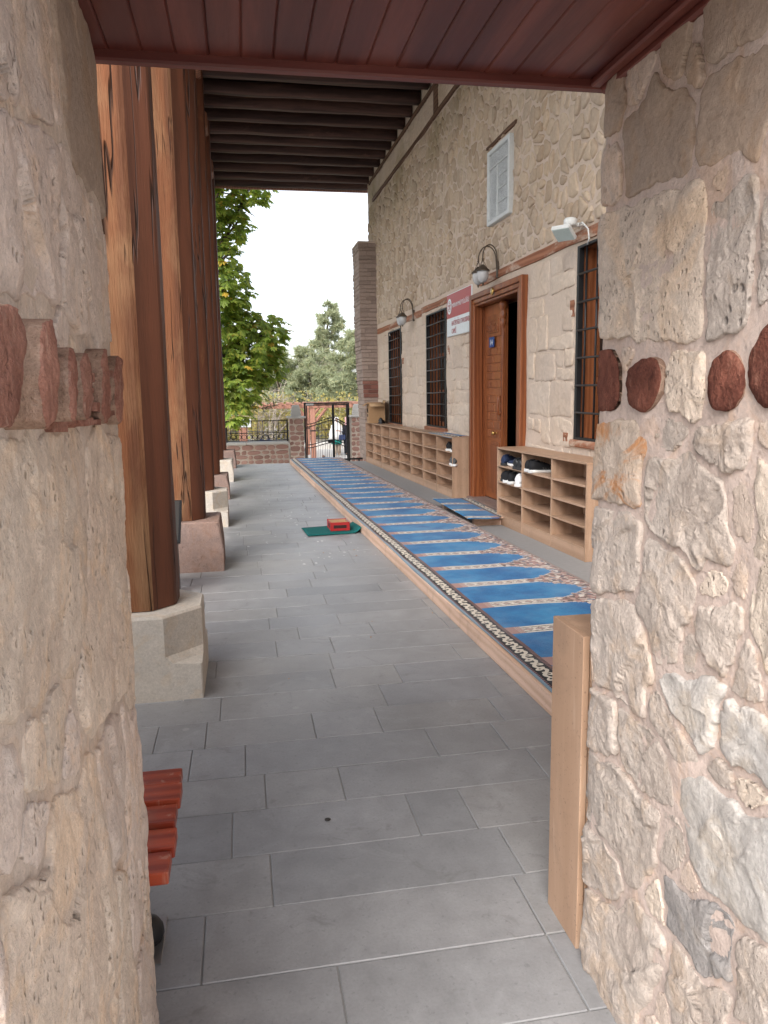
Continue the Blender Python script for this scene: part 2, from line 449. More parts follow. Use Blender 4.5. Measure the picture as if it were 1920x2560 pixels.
# floor slabs: every slab its own tone, worn and stained
a = Mat('slab'); p = a.pos(); r = a.rnd()
n1 = a.noise(p, 2.3, 4, .6, .5); n2 = a.noise(p, 11, 5, .6, .4); n3 = a.noise(p, 110, 3, .6)
c = a.ramp(r, [(0, (.232,.231,.234)), (.25, (.262,.259,.260)), (.5, (.212,.213,.218)), (.75, (.260,.254,.249)), (1, (.238,.239,.246))])
c = a.hsv(c, .5, 1, n1*.60+.70); c = a.hsv(c, .5, 1, n2*.50+.75); c = a.hsv(c, .5, 1, n3*.3+.85)
c = a.mix(a.noise(p, 6, 5, .75, 1).step(.56, .72)*.55, c, (.14,.135,.13))
c = a.mix(a.noise(p, 3.1, 5, .7, 1.5).step(.55, .70)*.35, c, (.33,.33,.335))
c = a.mix(a.noise(p, 1.1, 4, .7, 1).step(.50, .70)*.30, c, (.17,.17,.175))
spt = (1-a.vor(p, 4.5).step(.055, .085))*a.noise(p, 2.2, 2).step(.5, .58)
for sc_, th_, k_ in ((60, .60, .35), (170, .62, .30)):
    c = a.mix(a.noise(p, sc_, 3, .6).step(th_, th_+.1)*k_, c, (.12,.12,.125))
c = a.mix(spt*.3, c, (.42,.41,.40))
a.set(c, n2*.30+.28, 0, .5); a.bump(n2*.4+n3*.25+n1*.5, .0025, .8); M['slab'] = a.m
# white droppings / paint flecks on the slabs
plain('fleck_white', (.55,.55,.54), .8)
# glass
def glass(name, col, rough=.04, alpha=.25):
    a = Mat(name); a.set(col, rough, 0, .6); a.b.inputs['Alpha'].default_value = alpha; M[name] = a.m
glass('window_glass', (.03,.035,.035), .03, .55)
a = Mat('frosted_glass'); a.set((.66,.66,.66), .25, 0, .5); a.b.inputs['Transmission Weight'].default_value = .35; M['frosted_glass'] = a.m
# foliage
def leaf(name, cols, tr=.45, rough=.5):
    a = Mat(name); k = a.island(); c = a.ramp(k, [(i/(len(cols)-1), x) for i, x in enumerate(cols)])
    a.set(c, rough, 0, .3)
    t = a.new('ShaderNodeBsdfTranslucent'); mx = a.new('ShaderNodeMixShader'); mx.inputs[0].default_value = tr
    a.nt.links.new(a.hsv(c, .49, 1.05, 1.5).s, t.inputs[0]); a.nt.links.new(a.b.outputs[0], mx.inputs[1]); a.nt.links.new(t.outputs[0], mx.inputs[2])
    a.nt.links.new(mx.outputs[0], a.out.inputs[0]); M[name] = a.m
leaf('chestnut_leaf', [(.19,.28,.05), (.26,.36,.06), (.13,.21,.045), (.33,.41,.08), (.22,.31,.055), (.40,.40,.08), (.10,.16,.04), (.24,.33,.06)], .5)
leaf('pine_needle', [(.045,.075,.035), (.07,.10,.05), (.055,.085,.045), (.09,.11,.05)], .25)
leaf('pale_pine', [(.30,.34,.20), (.36,.39,.25), (.27,.31,.20), (.41,.39,.22)], .4)  # distance haze put into the leaf colour, paler than the needles themselves
leaf('shrub_leaf', [(.34,.33,.13), (.42,.36,.10), (.26,.28,.13), (.46,.36,.11), (.30,.30,.17)], .45)
# carpet -------------------------------------------------------------
def carpet(name, L=1.09, pitch=.53):
    a = Mat(name); co = a.coord('Object'); u, v, _ = a.xyz(co)
    fine = a.noise(co, 160, 2, .6)
    cr, br, pk, bk, bl = (.60,.55,.48), (.11,.07,.06), (.32,.19,.165), (.012,.010,.012), (.03,.12,.30)
    t = ((v/pitch).fract()-.5)*pitch                       # distance along from the field's middle line
    at = t.abs()
    # field outline: straight, then a stepped pointed niche at the far end
    us = (u/.026).floor()*.026+.013
    wob = (us*95).sin()*.012
    hw = (1-us.step(L-.36, L-.20))*.095+.115-(us.step(L-.20, L-.06))*.115+wob*u.step(L-.34, L-.28)
    hw = hw + .012*((u*17).sin())*u.step(.2,.3)
    inside = at.lt(hw)
    soft = a.noise(co, 2.6, 3, .5, .4); soft2 = a.noise(co, 9, 3, .6)
    blue = a.mix((soft*.7+soft2*.3).step(.34, .66), (.005,.080,.235), (.022,.185,.375))
    blue = a.mix(fine.step(.35, .7)*.25, blue, (.045,.22,.40))
    # spandrel flowers
    pv = a.coord('Object', (1, 1.35, 1)); vc = a.vor(pv, 36, 'F1', 'Color'); vx = a.xyz(vc.s)[0]
    flow = a.ramp(vx, [(0, br), (.22, pk), (.42, cr), (.50, (.26,.14,.12)), (.68, (.12,.13,.17)), (.80, (.45,.36,.31)), (1, (.11,.085,.075))], 'CONSTANT')
    # cross band: cream lozenges on brown between dark lines
    bw = at*-1+pitch/2                                      # distance from the unit joint
    ph = (u/.074).fract()
    loz = ((ph-.5).abs()*2+bw/.030).lt(.95)
    loz2 = ((ph-.5).abs()*2+bw/.014).lt(.75)
    band = a.mix(loz, cr, (.24,.21,.20)); band = a.mix(loz2, band, (.45,.31,.27))
    band = a.mix((a.noise(co, 75, 2)).step(.52, .58)*.5, band, (.09,.075,.07))
    band = a.mix((bw-.038).abs().lt(.004), band, bk)
    band = a.mix((bw-.050).abs().lt(.008), band, cr)
    isband = bw.lt(.060)
    col = a.mix(u.gt(L-.40), a.mix(isband, blue, band), flow)
    col = a.mix(inside*u.gt(L-.40), col, blue)
    col = a.mix(((at-hw).abs()).lt(.005)*u.gt(L-.40)*u.lt(L-.05), col, (.46,.42,.38))
    # left end of the bands: pink striped block
    blk = u.lt(.225)*bw.lt(.062)
    pkc = a.mix((u/.012).fract().lt(.25)*u.gt(.19), pk, cr)
    pkc = a.mix((bw/.010).fract().lt(.3), pkc, (.27,.15,.13))
    col = a.mix(blk, col, pkc)
    # left border
    b1 = (u-.026)/.086                                      # 0..1 in the black band
    ss = ((v+a.noise(co, 6, 2)*.05)*(2*PI/.135)).sin()
    scroll = (b1-.5-ss*.22).abs().lt(.125)
    f2 = ((v/.0675).fract()-.5)*.0675
    cx = (b1-.5+ss*.20)*.086
    curl = ((cx*cx+f2*f2).pow(.5)-.0165).abs().lt(.0072)
    dots = a.noise(a.coord('Object', (1, .55, 1)), 95, 1, .5).gt(.56)
    motif = scroll.max(curl).max(dots*.0)
    black = a.mix(motif, bk, (.56,.50,.41))
    dash = ((v/.020).fract()).lt(.5)
    st = a.mix(dash, (.20,.10,.09), (.03,.02,.025))
    col = a.mix(u.lt(.134), col, st); col = a.mix(u.lt(.112), col, black)
    col = a.mix(u.lt(.026), col, st); col = a.mix(u.lt(.016), col, (.16,.22,.26))
    col = a.mix(u.gt(L-.022), col, (.30,.22,.19))
    col = a.hsv(col, .5, 1, fine*.35+.82)
    wear = a.noise(co, 1.3, 5, .7).step(.42, .72)*.20
    col = a.mix(wear, col, (.35,.36,.38))
    a.set(col, .95, 0, .12); a.b.inputs['Sheen Weight'].default_value = .12
    a.bump(fine, .002, .6); M[name] = a.m
carpet('carpet')
# carved inscription plaque
a = Mat('inscription'); co = a.coord('Object'); u, v, w = a.xyz(co)
n = a.noise(co, 30, 2, .5, 2.2); s1 = (n-.5).abs().step(.0, .05)
c = a.mix(s1, (.36,.38,.38), (.60,.62,.62)); a.set(c, .6); a.bump(s1, .006); M['inscription'] = a.m
# ------------------------------------------------------------------ stone layout helpers (millimetres on the reveal planes)
RIGHT_STONES=[
 ('g',[(1548,1999),(1458,2017),(1344,1979),(1322,1924),(1326,1834),(1419,1846),(1522,1836),(1555,1878),(1557,1956)]),
 ('p',[(1693,1963),(1583,1946),(1563,1880),(1593,1851),(1651,1850),(1697,1884),(1710,1937)]),
 ('g',[(1260,1952),(1227,1970),(1120,1959),(1073,1879),(1108,1825),(1215,1824),(1278,1851),(1273,1922)]),
 ('g',[(1332,2046),(1299,2047),(1289,1985),(1321,1983),(1340,2011)]),
 ('g',[(1310,2051),(1260,2069),(1127,2034),(1121,1967),(1205,1986),(1280,1999)]),
 ('c',[(1685,1831),(1566,1813),(1470,1819),(1284,1790),(1266,1768),(1259,1683),(1258,1542),(1424,1554),(1660,1564),(1699,1639),(1718,1763)]),
 ('v',[(1234,1757),(1181,1765),(1116,1741),(1119,1631),(1161,1540),(1229,1543),(1243,1680)]),
 ('v',[(1103,1735),(1035,1719),(1018,1616),(1062,1591),(1099,1590),(1109,1657)]),
 ('g',[(1691,2080),(1592,2076),(1566,2036),(1579,1998),(1661,2010),(1707,2036)]),
 ('c',[(1376,1503),(1288,1502),(1257,1495),(1256,1458),(1238,1441),(1266,1418),(1335,1420),(1374,1444),(1362,1478)]),
 ('o',[(1650,1365),(1479,1375),(1451,1356),(1500,1282),(1469,1223),(1524,1205),(1585,1211),(1633,1220),(1693,1224),(1699,1247),(1656,1312)]),
 ('w',[(1350,1315),(1284,1329),(1221,1302),(1157,1254),(1148,1202),(1120,1180),(1139,1151),(1223,1141),(1298,1162),(1375,1180),(1397,1220),(1383,1280)]),
 ('w',[(1250,1343),(1160,1390),(1113,1384),(1117,1334),(1200,1327)]),
 ('w',[(1671,1150),(1508,1186),(1456,1142),(1457,1055),(1540,1002),(1652,973),(1676,1082)]),
 ('w',[(1402,1126),(1279,1129),(1268,1053),(1280,935),(1331,920),(1412,997)]),
 ('w',[(1222,1005),(1164,1070),(1119,1077),(1109,1012),(1125,984),(1190,982)]),
 ('w',[(1651,957),(1510,995),(1422,942),(1390,865),(1410,782),(1495,776),(1606,780),(1663,865)]),
 ('c',[(1075,1342),(1018,1342),(996,1178),(1031,985),(1053,1031),(1066,1135),(1070,1266)]),
 ('b',[(1311,886),(1192,934),(1158,918),(1163,823),(1195,796),(1242,823),(1297,847)]),
 ('w',[(1491,742),(1334,732),(1293,726),(1293,651),(1387,613),(1471,657)]),
 ('w',[(1652,713),(1535,749),(1522,662),(1588,608),(1655,616)]),
 ('w',[(1651,545),(1570,578),(1451,575),(1348,587),(1311,574),(1368,526),(1368,433),(1438,390),(1544,412),(1651,397)]),
 ('b',[(1233,715),(1130,746),(1010,752),(967,688),(993,567),(1049,559),(1099,546),(1190,561),(1220,615)]),
 ('w',[(1676,365),(1559,395),(1481,381),(1489,279),(1583,258),(1668,225)]),
 ('d',[(1294,434),(1195,497),(1099,543),(1076,527),(1079,416),(1144,365),(1208,396),(1273,387)]),
 ('b',[(1129,890),(1069,919),(1024,912),(985,899),(1019,854),(1059,812),(1127,822)]),
 ('w',[(1657,190),(1488,267),(1306,356),(1276,344),(1318,184),(1414,38),(1625,-56),(1658,49)]),
 ('w',[(1248,358),(1153,355),(1078,405),(1094,326),(1236,198),(1254,291)]),
 ('w',[(1065,506),(991,546),(951,509),(980,428),(1045,370)]),
 ('w',[(1359,821),(1307,827),(1239,787),(1203,780),(1257,747),(1320,775)]),
]
RIGHT_LOGS=[
 [(1695,1534),(1621,1545),(1555,1526),(1535,1414),(1612,1400),(1693,1412)],
 [(1502,1491),(1429,1520),(1367,1499),(1370,1434),(1420,1405),(1486,1410),(1509,1453)],
 [(1218,1493),(1181,1518),(1136,1501),(1123,1442),(1159,1410),(1218,1419)],
 [(1118,1515),(1070,1563),(1007,1541),(981,1455),(1057,1414),(1101,1428),(1120,1464)],
]
LEFT_STONES=[
 ('m',[(887,1873),(1179,1988),(1260,1965),(1200,1847),(1054,1806),(850,1741)]),
 ('g',[(1323,2054),(1462,2089),(1614,2073),(1702,1957),(1676,1841),(1486,1826),(1367,1823),(1309,1910)]),
 ('m',[(846,1726),(970,1761),(1112,1780),(1232,1785),(1238,1687),(1163,1581),(982,1572),(802,1569)]),
 ('m',[(1294,1797),(1412,1793),(1494,1758),(1630,1678),(1606,1569),(1369,1554),(1217,1576),(1216,1657)]),
 ('l',[(771,1408),(950,1400),(1058,1399),(1267,1383),(1253,1281),(1203,1145),(1094,1085),(922,1098),(706,1178)]),
 ('l',[(1316,1383),(1593,1375),(1616,1197),(1621,967),(1608,891),(1253,942),(1109,1011),(1225,1139),(1277,1277)]),
 ('m',[(659,1144),(796,1073),(810,1045),(769,985),(634,1052)]),
 ('l',[(625,1019),(732,963),(854,911),(992,904),(1132,892),(1203,814),(1240,694),(1262,594),(1227,395),(887,651),(602,937)]),
 ('m',[(1241,876),(1352,886),(1413,824),(1407,682),(1374,608),(1287,652),(1247,745),(1215,844)]),
 ('m',[(1459,843),(1631,786),(1612,565),(1567,396),(1481,376),(1391,379),(1379,574)]),
 ('l',[(1307,621),(1362,579),(1378,350),(1407,223),(1262,355)]),
 ('m',[(1508,329),(1613,97),(1634,18),(1423,209),(1415,336)]),
]
LEFT_LOGS=[
 [(703,1528),(731,1537),(774,1536),(818,1538),(835,1527),(836,1502),(808,1469),(771,1424),(721,1424),(679,1430),(677,1480)],
 [(869,1504),(893,1526),(929,1539),(959,1535),(977,1515),(963,1463),(922,1425),(874,1416),(850,1437),(849,1474)],
 [(1005,1483),(1031,1504),(1056,1518),(1064,1500),(1065,1469),(1041,1438),(1009,1415),(991,1444)],
 [(1093,1493),(1129,1516),(1151,1501),(1153,1454),(1130,1425),(1092,1416),(1084,1454)],
 [(1317,1506),(1370,1535),(1408,1530),(1409,1483),(1382,1427),(1324,1404),(1283,1421)],
 [(1518,1512),(1594,1531),(1659,1530),(1640,1454),(1608,1401),(1499,1400),(1484,1440)],
]
def chaikin(P, n=1):
    for _ in range(n):
        Q = []
        for i in range(len(P)):
            a, b = P[i], P[(i+1)%len(P)]
            Q += [(a[0]*.75+b[0]*.25, a[1]*.75+b[1]*.25), (a[0]*.25+b[0]*.75, a[1]*.25+b[1]*.75)]
        P = Q
    return P
def resample(P, d):
    Q = []
    for i in range(len(P)):
        a, b = P[i], P[(i+1)%len(P)]; L = math.hypot(b[0]-a[0], b[1]-a[1]); n = max(1, round(L/d))
        Q += [(a[0]+(b[0]-a[0])*k/n, a[1]+(b[1]-a[1])*k/n) for k in range(n)]
    return Q
def centroid(P):
    A = cx = cy = 0
    for i in range(len(P)):
        a, b = P[i], P[(i+1)%len(P)]; w = a[0]*b[1]-b[0]*a[1]; A += w; cx += (a[0]+b[0])*w; cy += (a[1]+b[1])*w
    if abs(A) < 1e-9: return P[0], 0
    return (cx/(3*A), cy/(3*A)), abs(A)/2
def area_sign(P): return sum(P[i][0]*P[(i+1)%len(P)][1]-P[(i+1)%len(P)][0]*P[i][1] for i in range(len(P)))
def voronoi(pts, x0, x1, y0, y1, R):
    G = {}
    for i, p in enumerate(pts): G.setdefault((int(p[0]//R), int(p[1]//R)), []).append(i)
    out = []
    for i, p in enumerate(pts):
        poly = [(x0,y0),(x1,y0),(x1,y1),(x0,y1)]
        gx, gy = int(p[0]//R), int(p[1]//R)
        nb = [j for a in (-2,-1,0,1,2) for b in (-2,-1,0,1,2) for j in G.get((gx+a, gy+b), []) if j != i]
        nb.sort(key=lambda j: (pts[j][0]-p[0])**2+(pts[j][1]-p[1])**2)
        for j in nb[:24]:
            q = pts[j]; mx, my = (p[0]+q[0])/2, (p[1]+q[1])/2; dx, dy = q[0]-p[0], q[1]-p[1]
            new = []
            for k in range(len(poly)):
                a, b = poly[k], poly[(k+1)%len(poly)]
                da = (a[0]-mx)*dx+(a[1]-my)*dy; db = (b[0]-mx)*dx+(b[1]-my)*dy
                if da <= 0: new.append(a)
                if (da < 0) != (db < 0) and da != db:
                    t = da/(da-db); new.append((a[0]+(b[0]-a[0])*t, a[1]+(b[1]-a[1])*t))
            poly = new
            if len(poly) < 3: break
        out.append(poly)
    return out
def jitter_pts(x0, x1, y0, y1, dx, dy, j=.42, drop=.12):
    P = []; ny = max(1, round((y1-y0)/dy))
    for r in range(ny):
        nx = max(1, round((x1-x0)/dx))
        for k in range(nx):
            if random.random() < drop: continue
            P.append((x0+(k+.5+(r%2)*.5-.25+random.uniform(-j,j))*dx, y0+(r+.5+random.uniform(-j,j))*(y1-y0)/ny))
    return P
def stone_patch(mb, P, mapf, h0, rough, gap, d=.02, edge=.9, seed=0, sink=.02, nsc=6, smooth=True, ch=1):
    """a rounded, uneven stone over outline P (u,z): rings from the outline in to the centre, mapped by mapf(u,z,h)"""
    if area_sign(P) < 0: P = P[::-1]
    c, A = centroid(P)
    if A <= 0: return
    size = math.sqrt(A); s0 = max(.5, 1-gap/size)
    P = chaikin([(c[0]+(p[0]-c[0])*s0, c[1]+(p[1]-c[1])*s0) for p in P], ch)
    P = resample(P, d)
    K = max(2, int(size/2/d)); prof = [(1.0, -sink), (1-.25*(1-edge), h0*.35), (edge, h0*.8)]
    prof += [(edge*(1-(k+1)/(K+1)), h0*(.8+.2*math.sin(PI/2*(k+1)/(K+1)))) for k in range(K)]
    n = len(P); vs = []
    for s, h in prof:
        for p in P:
            u, z = c[0]+(p[0]-c[0])*s, c[1]+(p[1]-c[1])*s
            q = Vector((u, z, seed*3.7))
            if s > .85:
                w = noise.noise(q*30)*.012*min(1, size/.15); u += w; z += noise.noise(q*30+Vector((9,3,1)))*.012*min(1, size/.15)
            hh = h
            if s < 1.0 and rough:
                rg = noise.ridged_multi_fractal(q*nsc, 1.0, 2.0, 4, 1.0, 2.0) if rough > .01 else 1+fbm(q, nsc)
                hh += rough*(rg-1.0)*.6 + rough*.5*fbm(q, nsc*4, 3)
            vs.append(mapf(u, z, hh))
    F = []
    for k in range(len(prof)-1):
        for i in range(n):
            j = (i+1)%n; F.append((k*n+i, k*n+j, (k+1)*n+j, (k+1)*n+i))
    b = (len(prof)-1)*n
    cen = len(vs); cc = [0, 0, 0]
    for i in range(n):
        for t in range(3): cc[t] += vs[b+i][t]/n
    vs.append(cc)
    F += [(b+i, b+(i+1)%n, cen) for i in range(n)]
    mb.add(vs, F, smooth)

def near_stone(mb, P, mapf, h0, rough, d, seed, grow=1.06, ch=1):
    """a big wall stone seen from close: chipped facets, some edges proud and some smeared into the mortar"""
    if area_sign(P) < 0: P = P[::-1]
    c, A = centroid(P); size = math.sqrt(A)
    P = chaikin([(c[0]+(p[0]-c[0])*grow, c[1]+(p[1]-c[1])*grow) for p in P], ch); P = resample(P, d); n = len(P)
    K = max(4, int(size/2/d)); S = [1.0, .985, .96]+[.94*(1-(k+.5)/(K+.5)) for k in range(K)]
    vs = []
    for s in S:
        for i, p in enumerate(P):
            u, z = c[0]+(p[0]-c[0])*s, c[1]+(p[1]-c[1])*s; q = Vector((u, z, seed*3.7))
            if s > .8:
                w = min(1, size/.15)*(.007 if s > .95 else .004); u += noise.noise(q*28)*w+noise.noise(q*75)*w*.5; z += noise.noise(q*28+Vector((9,3,1)))*w+noise.noise(q*75+Vector((4,3,1)))*w*.5
            e = max(.12, min(1.25, .55+1.3*noise.noise(Vector((p[0]*9, p[1]*9, seed)))))    # how proud this edge stands
            t = 1-s; k = min(1, t/.5); b = h0*(e*(1-k)+.9*k)
            h = -.012 if s == 1.0 else (b*.55 if s > .98 else b)
            if s < 1:
                # split faces: each cell is a flat chip with its own tilt, cells drawn out along the bedding
                w_ = Vector((u*.80+z*.60, (-u*.60+z*.80)*.52, seed*1.3))*9+Vector((noise.noise(q*12), noise.noise(q*12+Vector((7,7,7))), 0))*.35
                pt = noise.voronoi(w_)[1][0]; r_ = noise.cell_vector(pt*7.31)
                f = (w_.x-pt.x)*(r_[0]-.5)*1.8+(w_.y-pt.y)*(r_[1]-.5)*1.8+(r_[2]-.5)*.55
                h += rough*f*min(1, t*7) + rough*.28*fbm(q, 18, 4) + rough*.13*fbm(q, 70, 3)
            vs.append(mapf(u, z, h))
    F = [(k*n+i, k*n+(i+1)%n, (k+1)*n+(i+1)%n, (k+1)*n+i) for k in range(len(S)-1) for i in range(n)]
    b = (len(S)-1)*n; cen = len(vs); vs.append([sum(vs[b+i][t] for i in range(n))/n for t in range(3)])
    F += [(b+i, b+(i+1)%n, cen) for i in range(n)]
    mb.add(vs, F, True)

# ------------------------------------------------------------------ ground, terrace, steps
def structure(name, mb, mat): return tag(mb.build(name, mat), kind='structure')
mb = MB(); G = 600
mb.add([(-G,-G,-1.09),(G,-G,-1.09),(G,G,-1.09),(-G,G,-1.09)], [(0,1,2,3)]); structure('ground', mb, M['ground_grey'])
structure('terrace', MB().bbox((-9,-9,-1.08),(9,16.68,-.006)), M['slab_bed'])
structure('bounce_sheet', MB().bbox((-9,-9,-.02),(9,.66,.0)), M['pavement'])  # unseen pale sheet behind the camera, added to bounce light onto walls and soffit
structure('pavement', MB().bbox((-7,16.7,-1.085),(9,36,-1.05)), M['pavement'])
st = thing('steps', None, None, (1.0,16.7,-1.05), kind='structure')
for k in range(5):
    z1 = -.175*(k+1); y0 = 16.70+.3*k
    MB().bevbox((-1.2, y0, -1.05), (2.6, y0+.3+(0 if k == 4 else -.002), z1), .01).build('step', M['concrete'], st)

# floor slabs ------------------------------------------------------------
fl = thing('floor', None, None, (0,0,0), kind='structure')
rows = [.45,.71,.975,1.24,1.508,1.772,2.036,2.300,2.576,2.832,3.100,3.370,3.650]
while rows[-1] < 16.6: rows.append(min(16.68, rows[-1]+random.choice((.245,.262,.27,.285))))
fixed = {1.508:[-.62,.182,.750,1.30], 1.772:[-.62,-.160,.749,1.36], 2.036:[-.62,.030,.79,1.36], 2.300:[-.62,-.09,.529,.727,1.36],
         2.576:[-.62,.028,.313,1.09,1.40], 2.832:[-.62,-.26,-.044,.727,1.023,1.45], 3.100:[-.72,-.42,-.21,.256,.547,1.10,1.42], 3.370:[-.72,-.155,.62,1.18,1.42]}
XL, XR = -1.05, 1.42
for r in range(len(rows)-1):
    y0, y1 = rows[r], rows[r+1]
    xs = fixed.get(y0)
    if xs: xs = [XL]+xs
    else:
        xs = [XL, XL+random.uniform(.2,.55)]
        while xs[-1] < XR-.35: xs.append(xs[-1]+random.choice((.34,.47,.56,.66,.80,.95))*random.uniform(.92,1.08))
        if XR-xs[-1] < .2: xs[-1] = XR
        else: xs.append(XR)
    for k in range(len(xs)-1):
        g = .0017
        a, b = (xs[k]+g, y0+g, -.02), (xs[k+1]-g, y1-g, random.uniform(-.0012,.0012))
        MB().bevbox(a, b, .0025).build('slab', M['slab'], fl)
MB().bbox((1.425,2.0,-.0055),(3.6,16.68,-.001)).build('concrete_strip', M['concrete'], fl)
MB().lathe([(.0001,.0005),(.010,.0005),(.011,.002),(.007,.0026),(.0001,.0024)], 14, (.232,2.457,0)).build('floor_cap', M['iron_grey'], fl)
mb = MB()   # pale drips and flecks lying on the slabs
for (cx, cy, n, sp) in ((.78,6.9,26,.45),(.70,9.3,22,.5),(.55,11,18,.5),(.35,7.9,14,.5)):
    for _ in range(n):
        x, y = random.gauss(cx,sp*.45), random.gauss(cy,sp*.8); s = random.uniform(.004,.016); a0 = random.uniform(0,6)
        if x > 1.2 or x < -.15: continue
        e = random.uniform(1,2.6)
        mb.add([(x+s*math.cos(a0+k*PI/3)*random.uniform(.6,1.2), y+s*e*math.sin(a0+k*PI/3)*random.uniform(.6,1.2), .0018) for k in range(6)], [range(6)])
tag(mb.build('paint_flecks', M['fleck_white'], fl), kind='stuff')
mb = MB()
for _ in range(18):
    x, y, s = random.uniform(-.1,1.2), random.uniform(3.2,14), random.uniform(.006,.014); a0 = random.uniform(0,6)
    mb.add([(x+s*math.cos(a0),y+s*math.sin(a0),.003),(x+s*.4*math.cos(a0+1.6),y+s*.4*math.sin(a0+1.6),.006),(x-s*math.cos(a0),y-s*math.sin(a0),.003),(x+s*.4*math.cos(a0-1.6),y+s*.4*math.sin(a0-1.6),.008)], [(0,1,2,3)])
tag(mb.build('leaf_litter', M['cardboard'], fl), kind='stuff')

# ------------------------------------------------------------------ the thick wall the view looks through
UA, RC = 1.635, .05
def reveal(X, n):
    def f(u, z, h):
        if u <= UA: return (X+n*h, u, z)
        a = (u-UA)/RC
        if a <= PI/2:
            return (X-n*RC+n*math.cos(a)*(RC+h), UA+math.sin(a)*(RC+h), z)
        return (X-n*RC-n*(u-UA-RC*PI/2), UA+RC+h, z)
    return f
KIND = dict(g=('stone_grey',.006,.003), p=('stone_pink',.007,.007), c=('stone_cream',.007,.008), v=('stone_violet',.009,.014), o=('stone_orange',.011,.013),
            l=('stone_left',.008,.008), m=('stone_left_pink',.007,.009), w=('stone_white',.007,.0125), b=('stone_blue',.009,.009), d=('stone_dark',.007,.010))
def near_wall(name, label, X, n, stones, logs, xo, mort, lo, hi, logmat, joint=.011, maxg=.045):
    f = reveal(X, n); t = thing(name, label, 'wall', (X-n*.6, 1.05, 0))
    xs = sorted((X-n*.03, xo)); MB().bbox((xs[0], .70, -.02), (xs[1], UA+RC-.012, 3.0)).build('core', M['plaster'], t)
    mb = MB(); U = []; u = .68
    while u < UA: U.append(u); u += .016
    U += [UA+RC*PI/2*k/6 for k in range(7)] + [UA+RC*PI/2+.06*k for k in range(1, 30)]
    Z = [-.02+.016*k for k in range(136)]
    V = [f(u, z, .0065*fbm((u*1.0, z, X), 4.5, 3)+.003*fbm((u, z, X+4), 26, 4)-.0015) for z in Z for u in U]; nu = len(U)
    F = [(r*nu+k, r*nu+k+1, (r+1)*nu+k+1, (r+1)*nu+k) for r in range(len(Z)-1) for k in range(nu-1)]
    mb.add(V, F if n > 0 else [q[::-1] for q in F], True); mb.build('mortar', M[mort], t)
    allp = [(k, [(a/1000, b/1000) for a, b in P]) for k, P in stones]
    pts = jitter_pts(.70, max(lo,.95), 0, 2.1, .22, .26); pts += [(lo+.12, z) for z in (.1,.4,.7,1,1.3,1.6,1.9)]
    for P in voronoi(pts[:], .69, max(lo,.72), 0, 2.1, .3):
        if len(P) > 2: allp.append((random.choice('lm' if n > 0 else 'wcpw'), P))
    rnd = random.Random(int(X*100)); occ = [P for _, P in allp]+[[(a/1000, b/1000) for a, b in P] for P in logs]
    def dist(q, P):
        ins = False; dm = 9
        for i in range(len(P)):
            a, b = P[i], P[(i+1)%len(P)]
            if (a[1] > q[1]) != (b[1] > q[1]) and q[0] < (b[0]-a[0])*(q[1]-a[1])/(b[1]-a[1])+a[0]: ins = not ins
            L2 = (b[0]-a[0])**2+(b[1]-a[1])**2; t_ = max(0, min(1, ((q[0]-a[0])*(b[0]-a[0])+(q[1]-a[1])*(b[1]-a[1]))/max(L2, 1e-9)))
            dm = min(dm, math.hypot(q[0]-a[0]-t_*(b[0]-a[0]), q[1]-a[1]-t_*(b[1]-a[1])))
        return -dm if ins else dm
    small = []
    for _ in range(1500):       # packing stones pushed into the wide joints
        q = (rnd.uniform(.80, 1.69), rnd.uniform(.02, 2.05)); dd = min(dist(q, P) for P in occ)
        if dd < .026: continue
        r = min(dd*1.05-.006, rnd.uniform(.03,.10)); ex = rnd.uniform(1,1.35); a0 = rnd.uniform(0,6); m_ = rnd.choice((5,6,6,7))
        P = [(q[0]+r*math.cos(a0+2*PI*k/m_)*rnd.uniform(.75,1.1), q[1]+r*ex*math.sin(a0+2*PI*k/m_)*rnd.uniform(.75,1.1)) for k in range(m_)]
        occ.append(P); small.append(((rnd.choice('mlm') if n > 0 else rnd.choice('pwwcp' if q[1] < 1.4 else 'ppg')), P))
        if len(small) > 40: break
    nbig = len(allp); allp += small
    # let the stones grow until they almost touch: thin joints, as in packed rubble
    gu, gz = np.arange(.70, 1.745, .006), np.arange(-.03, 2.12, .006); UU, ZZ = np.meshgrid(gu, gz, indexing='ij')
    polys = [P for _, P in allp]+[[(a/1000, b/1000) for a, b in P] for P in logs]; D = []
    for P in polys:
        ins = np.zeros(UU.shape, bool); dm = np.full(UU.shape, 9.0)
        for i in range(len(P)):
            a, b = P[i], P[(i+1)%len(P)]
            if a[1] != b[1]: ins ^= ((a[1] > ZZ) != (b[1] > ZZ)) & (UU < (b[0]-a[0])*(ZZ-a[1])/(b[1]-a[1])+a[0])
            t_ = np.clip(((UU-a[0])*(b[0]-a[0])+(ZZ-a[1])*(b[1]-a[1]))/max((b[0]-a[0])**2+(b[1]-a[1])**2, 1e-9), 0, 1)
            dm = np.minimum(dm, np.hypot(UU-a[0]-t_*(b[0]-a[0]), ZZ-a[1]-t_*(b[1]-a[1])))
        D.append(np.where(ins, -dm, dm))
    D = np.array(D); order = np.sort(D, axis=0); grown = {}
